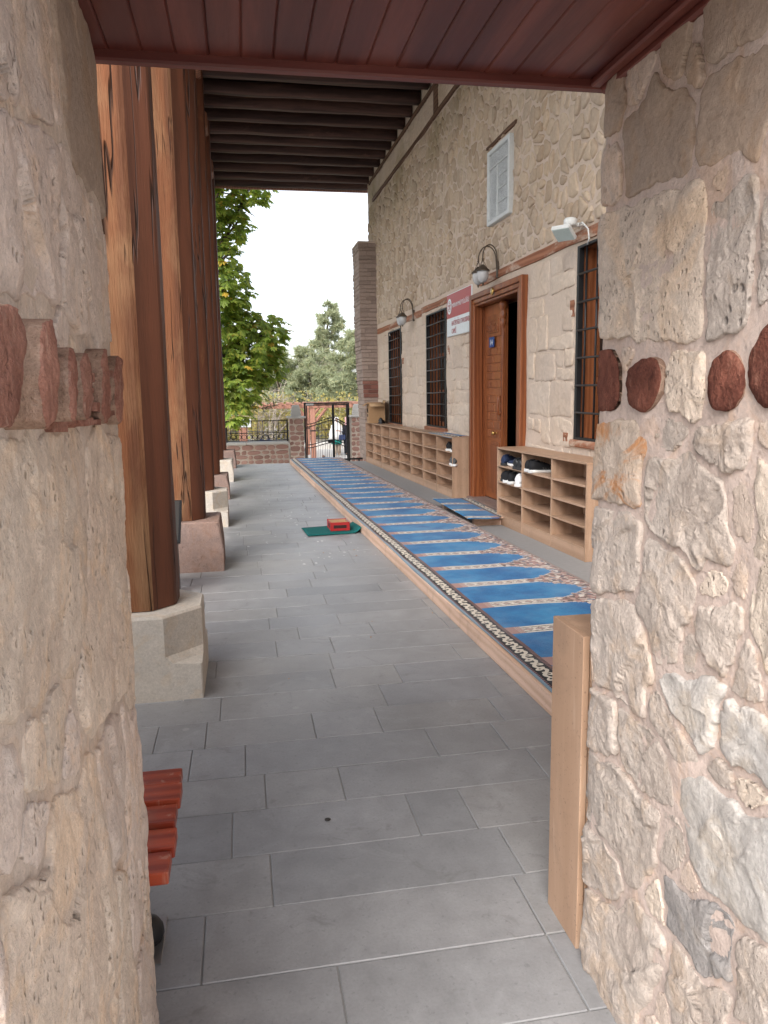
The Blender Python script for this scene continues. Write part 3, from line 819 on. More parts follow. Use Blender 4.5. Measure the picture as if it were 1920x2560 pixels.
    for i, (k, P) in enumerate(allp):
        if max(p[0] for p in P) < .80: continue
        c, A = centroid(P); oth = np.where(D[i] <= order[0]+1e-9, order[1], order[0])
        ok = (D[i] < oth-joint) & (D[i] < maxg); Q = []; m_ = 110
        for a in range(m_):
            th = 2*PI*a/m_; r = .01; r_ok = .01
            while r < .6:
                iu, iz = int((c[0]+r*math.cos(th)-.70)/.006), int((c[1]+r*math.sin(th)+.03)/.006)
                if not (0 <= iu < len(gu) and 0 <= iz < len(gz)) or not ok[iu, iz]: break
                r_ok = r; r += .004
            Q.append((c[0]+r_ok*math.cos(th), c[1]+r_ok*math.sin(th)))
        Q = [tuple((Q[j-1][t]+2*Q[j][t]+Q[(j+1)%m_][t])/4 for t in (0,1)) for j in range(m_)]
        if centroid(Q)[1] > .0006: grown[i] = Q
    for i, (k, P) in enumerate(allp):
        m, h0, rg = KIND[k]; mb = MB()
        if i >= nbig: h0 *= .45; rg *= .6
        ext = (max(p[0] for p in P) > lo+.02)
        near_stone(mb, grown.get(i, P), f, h0, rg, .0075 if ext else .03, i+X*10, 1.0 if i in grown else .97, 0 if i in grown else 1)
        if n < 0:
            mb.f = [q[::-1] for q in mb.f]
        mb.build('stone', M[m], t)
    for i, P in enumerate(logs):    # the sawn ends of the tie timbers
        P = resample(chaikin([(a/1000, b/1000) for a, b in P], 3), .009); c, A = centroid(P)
        out = (.045,.045,.045,.045,.032,.020)[i] if n > 0 else .004+.004*((i*5)%3)
        gs = .86 if n > 0 else 1.0; P = [(c[0]+(p[0]-c[0])*gs, c[1]+(p[1]-c[1])) for p in P]
        tilt = random.uniform(-.05,.05); mb = MB(); rings = []
        for s, h in ((1.0,-.08),(1.0,out*.4),(1.0,out-.003),(.97,out),(.75,out+.0006),(.5,out+.001),(.25,out+.001),(.05,out+.001)):
            ring = []
            for p in P:
                q = Vector((p[0], p[1], i)); w = 1+.07*noise.noise(q*22)+.05*noise.noise(q*60)
                u, z = c[0]+(p[0]-c[0])*s*w, c[1]+(p[1]-c[1])*s*w
                ring.append(f(u, z, h+tilt*(u-c[0])*(1 if h > 0 else 0)+(.004*fbm(Vector((u, z, i)), 34, 4) if h > 0 else 0)))
            rings.append(ring)
        mb.loft(rings, True, True)
        for q in range(2*len(P)): mb.mi[q] = 1
        mb.build('tie_timber', None, t, mats=[M[logmat], M['log_side']])
    return t
wr = near_wall('stone_wall', 'thick rubble stone wall with dark tie timber ends at the right edge', .80, -1, RIGHT_STONES, RIGHT_LOGS, 6.0, 'mortar', .93, 1.7, 'log_wood_dark')
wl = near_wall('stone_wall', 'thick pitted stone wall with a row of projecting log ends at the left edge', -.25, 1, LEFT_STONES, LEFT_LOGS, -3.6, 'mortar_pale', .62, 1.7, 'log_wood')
def pieces_between(t, X, n, zs):        # split wedges of timber between the left log ends
    f = reveal(X, n)
    for k in range(46):
        u = random.uniform(.98,1.45); z = random.uniform(1.405,1.505)
        L = random.uniform(.03,.07); hh = random.uniform(.006,.014)
        mb = MB(); h = random.uniform(.012,.030); P = []
        for (du, dz) in ((0,0),(L,random.uniform(-.004,.004)),(L,hh),(0,hh)):
            for dh in (-.05, h): P.append(f(u+du, z+dz, dh))
        mb.add(P, [(0,2,4,6),(1,3,5,7)[::-1],(0,1,3,2),(2,3,5,4),(4,5,7,6),(6,7,1,0)]); mb.build('timber_wedge', M['log_wood'], t)
pieces_between(wl, -.25, 1, None)
lt = thing('doorway_lintel', 'plank lined soffit of dark red boards over the doorway', 'soffit', (.27, 1.05, 2.1))
MB().bbox((-3.6,.702,2.16),(6,UA+RC-.013,2.998)).build('core', M['plaster'], lt)
me0 = None; w = .0632
for k in range(18):
    x0 = -.285+k*w
    if me0 is None:
        mb = MB(); mb.add([(0,-.36,0),(w-.007,-.36,0),(w-.001,-.36,.007),(w-.001,-.36,.02),(-.006,-.36,.02),(-.006,-.36,.007)]+[(0,.62,0),(w-.007,.62,0),(w-.001,.62,.007),(w-.001,.62,.02),(-.006,.62,.02),(-.006,.62,.007)],
                         [(i,(i+1)%6,6+(i+1)%6,6+i) for i in range(6)]+[(5,4,3,2,1,0),(6,7,8,9,10,11)])
        o = mb.build('plank', M['soffit_wood'], lt, world=False); me0 = o.data
    else:
        o = link_mesh('plank', me0, None, lt)
    o.location = Vector((x0, 1.06, 2.116+random.uniform(-.001,.001)))-lt.location
MB().bevbox((-.30,1.672,2.098),(.85,1.70,2.150), .004).build('edge_strip', M['soffit_trim'], lt)
for (x0, x1, z0) in ((.770,.795,2.098),(.795,.84,2.085),(-.30,-.262,2.098)):
    MB().bevbox((x0,.71,z0),(x1,1.671,2.1165), .005).build('edge_strip', M['soffit_wood'], lt)

# ------------------------------------------------------------------ portico: columns, architrave, beams, roof
COLY = [3.95, 6.72, 8.95, 11.3, 13.6, 16.1]
def base_block(i, t, x0, x1, y0, y1, h, mat, cham, irr):
    mb = MB(); cx, cy = (x0+x1)/2, (y0+y1)/2; hx, hy = (x1-x0)/2, (y1-y0)/2
    def ring(z, c, sx=1.0):
        P = []
        for (sx_, sy_, order) in ((1,-1,0),(1,1,1),(-1,1,0),(-1,-1,1)):
            a = (sx_*(hx-c), sy_*hy); b = (sx_*hx, sy_*(hy-c))
            P += ([a, b] if not order else [b, a])
        return [(cx+p[0]*sx, cy+p[1]*sx, z) for p in P]
    e = .006
    rs = [ring(-.01, e), ring(h*.42, e)] + ([ring(h*.44, cham*.8), ring(h*.52, cham)] if cham else []) + [ring(h-.012, cham or .02, irr), ring(h, (cham or .02)+.004, irr-.02)]
    mb.loft(rs, True, False)
    if irr < 1:
        mb.v = [v+Vector((noise.noise(v*7)*.014, noise.noise(v*7+Vector((5,1,2)))*.014, 0)) for v in mb.v]
    return mb.build('base_block', M[mat], t)
BASES = [(-.84,-.24,3.66,4.24,.42,'sandstone_base',.17,1.0),(-.86,-.20,6.43,7.03,.42,'brown_base',0,.93),(-.84,-.20,8.66,9.24,.40,'sandstone_base',.16,1.0),
         (-.84,-.22,11.02,11.6,.345,'brown_base',0,.95),(-.84,-.185,13.32,13.9,.37,'sandstone_base',0,.97),(-.84,-.16,15.81,16.4,.36,'brown_base',0,.95)]
WHO = ['nearest weathered timber column on a pale chamfered stone base', 'second timber column from the doorway on a squat brown stone block', 'third timber column from the doorway on a cream chamfered block',
       'fourth timber column from the doorway on a low brown block', 'fifth timber column from the doorway on a pale block', 'farthest timber column at the end of the portico']
for i, cy in enumerate(COLY):
    t = thing('timber_column', WHO[i], 'column', (-.53, cy, 0), group='timber columns along the portico')
    b = BASES[i]; base_block(i, t, *b)
    cx = -.535 if i else -.55; mb = MB(); rs = []; R = .203
    nz = 60; lean = random.uniform(.0,.03)
    for k in range(nz+1):
        z = b[4]+.004+(5.86-b[4])*k/nz; ring = []
        sw = 1.0-.06*k/nz
        for a in range(8):
            for e in (-.012, .012):
                th = PI/8+a*PI/4
                r = R*sw*(1+.022*noise.noise(Vector((math.cos(th)*2, math.sin(th)*2+i*5, z*1.1)))+.010*noise.noise(Vector((a*3.3, z*6, i))))
                p = Vector((math.cos(th), math.sin(th), 0)); q = Vector((-math.sin(th), math.cos(th), 0))
                if k < 2: r *= .985 if k == 0 else 1
                ring.append((cx+lean*k/nz+p.x*r+q.x*e, cy+p.y*r+q.y*e, z))
        rs.append(ring)
    mb.loft(rs, True, False)
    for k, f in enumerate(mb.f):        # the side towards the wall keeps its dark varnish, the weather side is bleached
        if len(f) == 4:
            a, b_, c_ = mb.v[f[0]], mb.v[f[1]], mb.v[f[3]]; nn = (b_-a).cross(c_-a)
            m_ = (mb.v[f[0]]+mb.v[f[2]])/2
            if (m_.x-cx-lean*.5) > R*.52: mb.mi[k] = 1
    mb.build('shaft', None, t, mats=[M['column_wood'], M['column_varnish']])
    MB().bevbox((cx-.19,cy-.55,5.60),(cx+.19,cy+.55,5.86), .03).build('corbel', M['beam_end_wood'], t)
pr = thing('portico_roof', 'dark timber beam ceiling of the portico along the mosque wall', 'roof', (1.3, 10, 6.1))
MB().bevbox((-.70,1.8,5.862),(-.40,18.6,6.095), .03).build('architrave', M['beam_end_wood'], pr)
bys = [18.42,17.85,17.22,16.57,15.96,15.40,14.88,14.22,13.62,13.05,12.40]
while bys[-1] > 2.6: bys.append(bys[-1]-random.uniform(.56,.66))
for by in bys:
    mb = MB(); rs = []; n = 26; wob = random.uniform(0,50); hw = random.uniform(.085,.10)
    for k in range(n+1):
        x = -.95+4.0*k/n; ring = []
        for a in range(10):
            th = 2*PI*a/10; cxx, sz = math.cos(th), math.sin(th)
            yy = hw*math.copysign(abs(cxx)**.6, cxx); zz = .10*math.copysign(abs(sz)**.6, sz)
            q = noise.noise(Vector((x*1.5, wob, th)))
            ring.append((x, by+yy*(1+.12*q)+.02*noise.noise(Vector((x*.8, wob, 3))), 6.2+zz*(1+.14*q)))
        rs.append(ring)
    mb.loft(rs, True, True); mb.build('beam', M['beam_wood'], pr)
for k in range(17):     # roof boards over the beams
    y0 = 1.8+k*.995; MB().bbox((-1.3,y0,6.302),(3.5,y0+.99,6.33)).build('roof_board', M['beam_wood'], pr)
MB().bbox((-1.5,1.7,6.34),(4.2,18.8,6.52)).build('roof_slab', M['beam_wood'], pr)
MB().bevbox((-1.0,18.56,6.09),(3.1,18.63,6.32), .01).build('fascia', M['pergola_wood'], pr)
# ------------------------------------------------------------------ the mosque wall (local: x into the wall, y along it)
WL = (3.265, 0, 0); WRZ = .015
bd = thing('mosque', 'long rubble stone mosque wall with barred windows and wooden door', 'building', WL, WRZ)
WMB = WM[bd]
OPEN = [(5.60,7.00,.99,2.78),(8.42,10.05,-.02,2.60),(11.50,12.70,.91,2.72),(14.62,15.80,.86,2.69)]
S0, S1, ZT, TH = 1.69, 17.95, 6.33, .42
def wall_core():
    mb = MB(); ss = sorted({S0, S1, *[o[0] for o in OPEN], *[o[1] for o in OPEN]}); zs = sorted({-.02, ZT, *[o[2] for o in OPEN], *[o[3] for o in OPEN]})
    def isopen(s, z): return any(o[0] < s < o[1] and o[2] < z < o[3] for o in OPEN)
    for i in range(len(ss)-1):
        for j in range(len(zs)-1):
            sm, zm = (ss[i]+ss[i+1])/2, (zs[j]+zs[j+1])/2
            if isopen(sm, zm): continue
            n1 = max(1, int((ss[i+1]-ss[i])/.12)); n2 = max(1, int((zs[j+1]-zs[j])/.12)); V = []; F = []
            for b in range(n2+1):
                for a in range(n1+1):
                    s = ss[i]+(ss[i+1]-ss[i])*a/n1; z = zs[j]+(zs[j+1]-zs[j])*b/n2
                    V.append((.012*fbm((s, z, 2), 2.2, 4), s, z))
            for b in range(n2):
                for a in range(n1): k = b*(n1+1)+a; F.append((k, k+n1+1, k+n1+2, k+1))
            mb.add(V, F, True)
            mb.add([(TH,ss[i],zs[j]),(TH,ss[i+1],zs[j]),(TH,ss[i+1],zs[j+1]),(TH,ss[i],zs[j+1])], [(0,1,2,3)])
    for (a, b, c, d) in OPEN:
        for q in ([(0,a,c),(TH,a,c),(TH,a,d),(0,a,d)], [(0,b,c),(0,b,d),(TH,b,d),(TH,b,c)], [(0,a,d),(TH,a,d),(TH,b,d),(0,b,d)], [(0,a,c),(0,b,c),(TH,b,c),(TH,a,c)]):
            mb.add([(x-.006 if x == 0 else x, s, z) for x, s, z in q], [(0,1,2,3)])
    mb.add([(0,S1,-.02),(0,S1,ZT),(TH,S1,ZT),(TH,S1,-.02)], [(0,1,2,3)])
    return mb.build('wall', M['wall_mortar'], bd, world=False)
wall = wall_core()
# room behind: dark floor, walls and ceiling
mb = MB(); a, b = (TH+.002, 4.5, -.01), (TH+5, 17.5, 3.6)
mb.bbox(a, b); mb.f = [f[::-1] for f in mb.f]; mb.f.pop(5); mb.sm.pop(); mb.mi.pop()
mb.build('interior_shell', M['interior_dark'], bd, world=False)

# stones
def clear(s, z, m=.06):
    for (a, b, c, d) in OPEN + [(8.20,10.22,0,2.79),(8.72,9.52,3.45,4.36)]:
        if a-m < s < b+m and c-m < z < d+m: return False
    return True
cells = []
for P in voronoi(jitter_pts(S0+.05, S1-.02, 2.93, 5.56, .150, .150, .44, .22), S0+.02, S1, 2.93, 5.56, .2): cells.append(('rubble', P))
def courses(s0, s1, z0, z1, rnd):
    z = z0
    while z < z1-.05:
        h = rnd.choice((.14,.18,.24,.30,.38)); h = z1-z if z1-z-h < .12 else h; s = s0
        while s < s1-.02:
            w = h*rnd.uniform(.7,2.0); w = s1-s if s1-s-w < .12 else w
            if h > .25 and rnd.random() < .35:
                zc = z+h*rnd.uniform(.35,.65); parts = [(s,s+w,z,zc),(s,s+w*.5,zc,z+h),(s+w*.5,s+w,zc,z+h)]
            else: parts = [(s,s+w,z,z+h)]
            for (a, b, c, d) in parts:
                j = lambda: rnd.uniform(-.022,.022)
                cells.append(('ashlar', [(a+j(),c+j()),((a+b)/2+j(),c+j()),(b+j(),c+j()),(b+j(),(c+d)/2+j()),(b+j(),d+j()),((a+b)/2+j(),d+j()),(a+j(),d+j()),(a+j(),(c+d)/2+j())]))
            s += w
        z += h
rn = random.Random(77); sx = S0+.05
for e in (5.58,7.05,8.22,10.2,11.46,12.75,14.58,15.85,S1-.03):
    if e-sx > .1: courses(sx, e, .02, 2.78, rn)
    sx = e
for P in voronoi(jitter_pts(S0+.05, S1-.02, 5.66, 6.02, .22, .16, .40, .3), S0+.02, S1, 5.66, 6.02, .22): cells.append(('ashlar', P))
def pview(s):        # rough size in the picture: nearer is larger, behind the doorway wall is hidden
    return 0 if s < 6.6 else 1/s**2
good = []
def push_out(p, m=.014):
    for (a, b, c, d) in OPEN + [(8.24,10.18,0,2.745),(8.72,9.52,3.45,4.36)]:
        if a-m < p[0] < b+m and c-m < p[1] < d+m:
            o = min((p[0]-a+m, (a-m, p[1])), (b+m-p[0], (b+m, p[1])), (d+m-p[1], (p[0], d+m)), (p[1]-c+m if c > .5 else 9, (p[0], c-m)))
            return o[1]
    return p
for k, P in cells:
    if len(P) < 3: continue
    P = [push_out(p) for p in resample(P, .12)]
    c, A = centroid(P)
    if A < .003 or not clear(*c, .0): continue
    if c[0] < 5.4: continue
    if k == 'ashlar' and random.random() < .10: continue
    good.append((A*pview(c[0])*(1 if c[1] > .8 else .15), k, P, c, A))
good.sort(key=lambda g: -g[0])
rest = {'rubble': MB(), 'ashlar': MB()}
fm = lambda u, z, h: (-h, u, z)
for i, (w, k, P, c, A) in enumerate(good):
    one = i < 298; mb = MB() if one else rest[k]
    if k == 'rubble': h0 = random.uniform(.008,.030); rg = .009; gap = random.uniform(.014,.042); ch = 2
    else: h0 = random.uniform(.003,.015); rg = .012; gap = random.uniform(.010,.026); ch = 1
    d = .035 if c[0] < 11 else .05
    stone_patch(mb, P, fm, h0, rg, gap, d, .84 if k == 'rubble' else .92, i, .014, 7, True, ch)
    if one:
        mb.f = [f[::-1] for f in mb.f]; mb.build('stone', M[k], bd, world=False)
for k, mb in rest.items():
    mb.f = [f[::-1] for f in mb.f]
    tag(mb.build('distant_stones', M[k], bd, world=False), kind='stuff')
# timber courses
def timber(name, s0, s1, z0, z1, out, mat):
    mb = MB(); n = max(2, int((s1-s0)/.25)); rs = []
    for k in range(n+1):
        s = s0+(s1-s0)*k/n; q = noise.noise(Vector((s*1.3, z0, 3)))*.016; q2 = noise.noise(Vector((s*1.7, z1, 8)))*.016
        rs.append([(.05,s,z0+q),(-out,s,z0+q+.006),(-out-.004*q2*50,s,z1+q2-.006),(.05,s,z1+q2)])
    mb.loft(rs, True, False); mb.f = [f[::-1] for f in mb.f]; return mb.build(name, mat, bd, world=False)
timber('timber_course', 13.0, 16.95, 2.735, 2.85, .022, M['lintel_wood'])
timber('timber_course', 10.30, 13.0, 2.775, 2.875, .020, M['lintel_wood'])
timber('timber_course', 5.2, 9.9, 2.81, 2.915, .022, M['lintel_wood'])
timber('timber_course', 2.0, 17.7, 6.02, 6.10, .025, M['band_wood'])
timber('timber_course', 2.0, 17.3, 5.57, 5.65, .025, M['band_wood'])
timber('timber_course', 8.62, 9.62, 4.385, 4.425, .03, M['band_wood'])
timber('timber_block', 11.9, 12.15, 5.652, 6.018, .022, M['band_wood'])
timber('timber_block', 14.9, 15.05, 5.70, 6.0, .005, M['interior_dark'])
for (s, z, h) in ((7.10,2.15,.16),(11.38,2.02,.14),(14.5,2.0,.12),(7.2,.95,.1)): timber('timber_block', s-.05, s+.05, z, z+h, .012, M['lintel_wood'])

# ------------------------------------------------------------------ windows
def window(s0, s1, z0, z1, nv, nh, far):
    w = MB()
    fr = .045
    for (a, b, c, d) in ((s0,s0+fr,z0,z1),(s1-fr,s1,z0,z1),(s0+fr,s1-fr,z0,z0+fr*.5),(s0+fr,s1-fr,z1-fr*.5,z1)):
        w.bbox((-.018,a,c),(.030,b,d))
    t = w.build('window', M['iron'], bd, world=False)
    mv = None
    for k in range(nv):
        s = s0+fr+(s1-s0-2*fr)*(k+.5)/nv
        if mv is None:
            o = MB().tube([(0,0,z0+.02),(0,0,z1-.02)], .010, 6).build('bar', M['iron'], t, world=False); mv = o.data
        else: o = link_mesh('bar', mv, None, t)
        o.location = (.004, s, 0)
    mh = None
    for k in range(nh):
        z = z0+(z1-z0)*(k+1)/(nh+1)
        if mh is None:
            o = MB().tube([(0,s0+.02,0),(0,s0+(s1-s0)*.3,.006),(0,s0+(s1-s0)*.6,-.004),(0,s1-.02,0)], .011, 6).build('bar', M['iron_grey'], t, world=False); mh = o.data
        else: o = link_mesh('bar', mh, None, t)
        o.location = (-.014, 0, z)
    # wooden casement behind
    c = MB(); x0, x1 = .17, .23; f2 = .07; sm = (s0+s1)/2
    for (a, b, cc, d) in ((s0,s0+f2,z0,z1),(s1-f2,s1,z0,z1),(s0+f2,s1-f2,z0,z0+f2),(s0+f2,s1-f2,z1-f2,z1),(sm-.045,sm+.045,z0+f2,z1-f2),
                          (s0+f2,sm-.045,z0+.62*(z1-z0),z0+.62*(z1-z0)+.06),(sm+.045,s1-f2,z0+.62*(z1-z0),z0+.62*(z1-z0)+.06),(s0+f2,sm-.045,z0+.30*(z1-z0),z0+.30*(z1-z0)+.05),(sm+.045,s1-f2,z0+.30*(z1-z0),z0+.30*(z1-z0)+.05)):
        c.bbox((x0,a,cc),(x1,b,d))
    c.build('casement', M['window_wood'], t, world=False)
    for (a, b, c_, d_) in ((s0+.001,s0+.02,z0+.001,z1-.001),(s1-.02,s1-.001,z0+.001,z1-.001),(s0+.021,s1-.021,z1-.02,z1-.001)):
        MB().bbox((.031,a,c_),(.169,b,d_)).build('lining', M['window_wood'], t, world=False)
    for (a, b) in ((s0+f2,sm-.045),(sm+.045,s1-f2)):
        MB().bbox((.197,a,z0+f2),(.203,b,z1-f2)).build('pane', M['window_glass'], t, world=False)
    MB().bevbox((-.05,s0-.04,z0-.07),(.17,s1+.04,z0-.002), .01).build('sill', M['lintel_wood'], t, world=False)
    return t
window(*OPEN[0], 6, 6, 0); window(*OPEN[2], 6, 9, 1); window(*OPEN[3], 6, 9, 1)

# ------------------------------------------------------------------ door
dr = MB()
for (a, b, c, d, x0, x1) in ((8.27,8.34,0,2.72,-.075,.05),(8.34,8.44,0,2.60,-.055,.07),(10.08,10.155,0,2.72,-.075,.05),(10.01,10.08,0,2.60,-.055,.07)):
    dr.bevbox((x0,a,c),(x1,b,d), .008)
for (a, b, c, d, x0, x1) in ((8.34,10.08,2.655,2.72,-.075,.05),(8.34,10.08,2.60,2.655,-.055,.07),(8.44,10.01,2.565,2.60,-.035,.07)):
    dr.bevbox((x0,a,c),(x1,b,d), .008)
door = dr.build('door', M['door_wood'], bd, world=False)
MB().bbox((.071,8.42,.0),(.30,8.455,2.60)).build('jamb', M['door_wood'], door, world=False)
MB().bbox((.071,9.995,.0),(.30,10.05,2.60)).build('jamb', M['door_wood'], door, world=False)
MB().bbox((.071,8.455,2.57),(.30,9.995,2.60)).build('head', M['door_wood_h'], door, world=False)
lf = MB(); LX = .10
lf.bevbox((LX,9.265,.06),(LX+.05,9.99,2.565), .005)
for (a, b, c, d) in ((9.39,9.88,2.15,2.42),(9.39,9.88,.14,.82)):
    lf.bevbox((LX-.014,a,c),(LX+.002,b,d), .006)
    lf.bevbox((LX-.022,a+.05,c+.05),(LX-.012,b-.05,d-.05), .005)
# interlocking raised panels
random.seed(21)
for blk in ((1.50,2.02),(.86,1.42)):
    z = blk[0]; r = 0; hgt = (blk[1]-blk[0])/5
    for r in range(5):
        cuts = [9.37,9.50,9.78,9.90] if r%2 == 0 else [9.37,9.62,9.90]
        for k in range(len(cuts)-1):
            lf.bevbox((LX-.012,cuts[k]+.010,z+r*hgt+.010),(LX+.002,cuts[k+1]-.010,z+(r+1)*hgt-.010), .006)
leafo = lf.build('door_leaf', M['door_wood'], door, world=False)
tag(leafo, 'closed carved wooden leaf with raised geometric panels')
mb = MB()        # turned astragal at the meeting edge
prof = [(.030,2.56),(.050,2.54),(.055,2.50),(.035,2.46),(.028,2.43),(.045,2.40),(.035,2.36),(.026,2.33),(.040,2.30),(.026,2.26),(.020,2.22),(.024,2.15),(.018,.10)]
mb.lathe(prof, 12, (LX-.01,9.285,0)); mb.build('astragal', M['door_wood'], door, world=False)
mb = MB()        # carved script
for k in range(7):
    s = 9.84-k*.062; pts = []
    for j in range(9):
        a = j/8*PI*1.5; pts.append((LX-.024, s+.022*math.cos(a+k), 2.27+.045*math.sin(a*.9+k*1.7)+.012*math.sin(k*3)))
    mb.tube(pts, .0045, 5)
    mb.tube([(LX-.024,s-.01,2.33+.01*(k%2)),(LX-.024,s-.013,2.35)], .005, 5)
mb.tube([(LX-.024,9.86,2.235),(LX-.024,9.7,2.222),(LX-.024,9.55,2.238),(LX-.024,9.42,2.225)], .005, 5)
mb.build('carved_script', M['door_wood'], leafo, world=False)
MB().tube([(LX-.005,9.315,1.40),(LX-.055,9.315,1.385),(LX-.062,9.315,1.28),(LX-.055,9.315,1.175),(LX-.005,9.315,1.16)], .013, 8).build('pull_handle', M['door_wood'], leafo, world=False)
MB().lathe([(.0001,-.075),(.020,-.072),(.028,-.055),(.022,-.038),(.010,-.03),(.010,-.006),(.026,-.004),(.026,.002)], 14, (LX,9.50,.93), ax=0).build('door_knob', M['brass'], leafo, world=False)
np_ = MB().bevbox((LX-.035,9.56,2.02),(LX-.026,9.745,2.148), .002).build('number_plate', M['plate_blue'], leafo, world=False)
def text_mesh(body, size, mat, name, parent, m, align='LEFT', ext=.0008, xs=1.0):
    cu = bpy.data.curves.new('t', 'FONT'); cu.body = body; cu.size = size; cu.align_x = align; cu.extrude = ext; cu.resolution_u = 3
    ob = bpy.data.objects.new('t', cu); COL.objects.link(ob)
    bpy.context.view_layer.update()
    dg = bpy.context.evaluated_depsgraph_get(); me = bpy.data.meshes.new_from_object(ob.evaluated_get(dg))
    bpy.data.objects.remove(ob); bpy.data.curves.remove(cu)
    me.name = name; me.materials.clear(); me.materials.append(mat)
    for v in me.vertices:
        p = m @ Vector((v.co.x*xs, v.co.y, v.co.z)); v.co = p
    return link_mesh(name, me, None, parent)
# text runs along -y (towards the viewer), up is z, faces -x
def facing(s, z, x): return Matrix(((0,0,-1,x),(-1,0,0,s),(0,1,0,z),(0,0,0,1)))
text_mesh('14', .105, M['sign_white'], 'numerals', np_, facing(9.716, 2.046, LX-.037), xs=1.15)
# right leaf stands open into the dark room
MB().bevbox((.31,8.43,.06),(1.02,8.475,2.565), .005).build('door_leaf', M['door_wood'], door, world=False)['label'] = 'wooden leaf standing open into the dark room'
MB().bevbox((-.12,8.30,-.02),(.42,10.13,.045), .01).build('threshold', M['brown_base'], door, world=False)
MB().lathe([(.0001,-.012),(.042,-.010),(.045,-.004),(.045,.004)], 18, (-.078,9.22,2.66), ax=0).build('door_badge', M['brass'], door, world=False)

# ------------------------------------------------------------------ brick tower at the far end
random.seed(5)
tw = thing('brick_pier', 'tall thin-brick pier standing against the far end of the stone wall', 'pier', (2.9, 17.5, 0))
TY0, TY1, TZ = 17.05, 17.96, 4.68
def tx(z): return 2.70-.098*z/4.68+.012*math.sin(z*1.7)
def xr(y): return 3.13-.015*(y-9)
mb = MB(); rs = []
for k in range(25):
    z = -.02+(TZ+.01)*k/24; x = tx(z)+.012
    rs.append([(x,TY0+.012,z),(xr(TY0)+.2,TY0+.012,z),(xr(TY1)+.2,TY1-.012,z),(x,TY1-.012,z)])
mb.loft(rs, True, False); mb.build('core', M['tower_joint'], tw)
nc = 54; ZC = [TZ*k/nc+random.uniform(-.018,.018)*(0 < k < nc) for k in range(nc+1)]; random.seed(5)
for c in range(nc):
    z0 = ZC[c]+.007; z1 = ZC[c+1]-.007; x0 = tx((z0+z1)/2)+random.uniform(-.006,.006); xe = xr(TY0)+.01
    w = xe-x0; cut = random.uniform(.25,.75)
    mat = 'red_sandstone' if 1.36 < z0 < 1.74 else 'tower_brick'
    for (a, b) in ((0,cut),(cut,1)):
        o = random.uniform(-.008,.010)
        MB().bevbox((x0+a*w+.002-(0 if a else .002),TY0-o,z0),(x0+b*w-.002,TY0+.06,z1+.002), .006).build('brick', M[mat], tw)
    cuts = [.066,.35,.68,1] if c%2 else [.066,.5,.83,1]
    for k in range(3):
        o = random.uniform(-.005,.006)
        MB().bevbox((x0-o,TY0+cuts[k]*.91+.005,z0),(x0+.06,TY0+cuts[k+1]*.91-.005,z1), .006).build('brick', M['tower_brick'], tw)
MB().bevbox((tx(TZ)-.012,TY0-.012,TZ+.0),(xr(TY0)+.0,TY1+.01,TZ+.035), .008).build('cap', M['wall_mortar'], tw)
random.seed(11)
# ------------------------------------------------------------------ carpet platform
PRZ = math.atan(.0262); PX, PY = 1.318, 2.95      # left near corner of the platform
pf = thing('wooden_platform', 'long low pale wooden platform under the blue carpet', 'platform', (PX, PY, 0), PRZ)
PL = 13.55
for k in range(6):
    a, b = PL*k/6, PL*(k+1)/6-.003
    MB().bevbox((0,a,0),(.022,b,.098), .003).build('edge_board', M['pine_edge'], pf, world=False)
    MB().bbox((.023,a,.080),(1.10,b,.097)).build('deck_board', M['pine_edge'], pf, world=False)
    MB().bevbox((1.101,a,0),(1.12,b,.098), .003).build('edge_board', M['pine_edge'], pf, world=False)
mb = MB(); V = []; F = []; nu, nv = 22, 190
for j in range(nv+1):
    for i in range(nu+1):
        u, v = 1.09*i/nu, PL*j/nv
        e = .010*math.sin(v*1.9)*(1 if i == 0 else 0) + (.006*noise.noise(Vector((v*2,1,1))) if i in (0, nu) else 0)
        V.append((u+e, v, .006*fbm((u, v, 4), 2.6, 4)+.011-(.004 if i in (0, nu) else 0)))
for j in range(nv):
    for i in range(nu): k = j*(nu+1)+i; F.append((k, k+1, k+nu+2, k+nu+1))
mb.add(V, F, True); n0 = len(V)
bnd = [i for i in range(nu+1)]+[j*(nu+1)+nu for j in range(1,nv+1)]+[nv*(nu+1)+i for i in range(nu-1,-1,-1)]+[j*(nu+1) for j in range(nv-1,0,-1)]
mb.add([(V[i][0],V[i][1],.0) for i in bnd], [])
for q in range(len(bnd)): mb.f.append([bnd[q], n0+q, n0+(q+1)%len(bnd), bnd[(q+1)%len(bnd)]]); mb.sm.append(False); mb.mi.append(0)
cp = mb.build('prayer_carpet', M['carpet']); cp.location = (PX+.012, PY+.01, .099); cp.rotation_euler = (0,0,PRZ)
tag(cp, 'long blue prayer carpet with niche pattern and black border on the platform', 'carpet')
# short rug bridging to the door, border towards the door
ox, oy = 2.86, 9.52
mb = MB(); V = []; F = []
nu, nv = 14, 34
for j in range(nv+1):
    for i in range(nu+1):
        v = 1.68*j/nv; wu = .50 if v < 1.2 else .50-.14*((v-1.2)/.48)**2
        off = 0 if v < 1.2 else .16*((v-1.2)/.48)**2
        u = off+(.50-off)*i/nu
        z = .112+.004*fbm((u, v, 9), 4, 3) - .045*max(0, (.42-u))
        V.append((u, v, z-.1))
for j in range(nv):
    for i in range(nu): k = j*(nu+1)+i; F.append((k, k+1, k+nu+2, k+nu+1))
mb.add(V, F, True)
rg = mb.build('door_rug', M['carpet']); rg.location = (ox, oy, .104); rg.rotation_euler = (0,0,PI-.01)
so_ = rg.modifiers.new('thick', 'SOLIDIFY'); so_.thickness = .008; so_.offset = -1
tag(rg, 'short blue patterned rug laid across from the carpet to the door', 'rug')
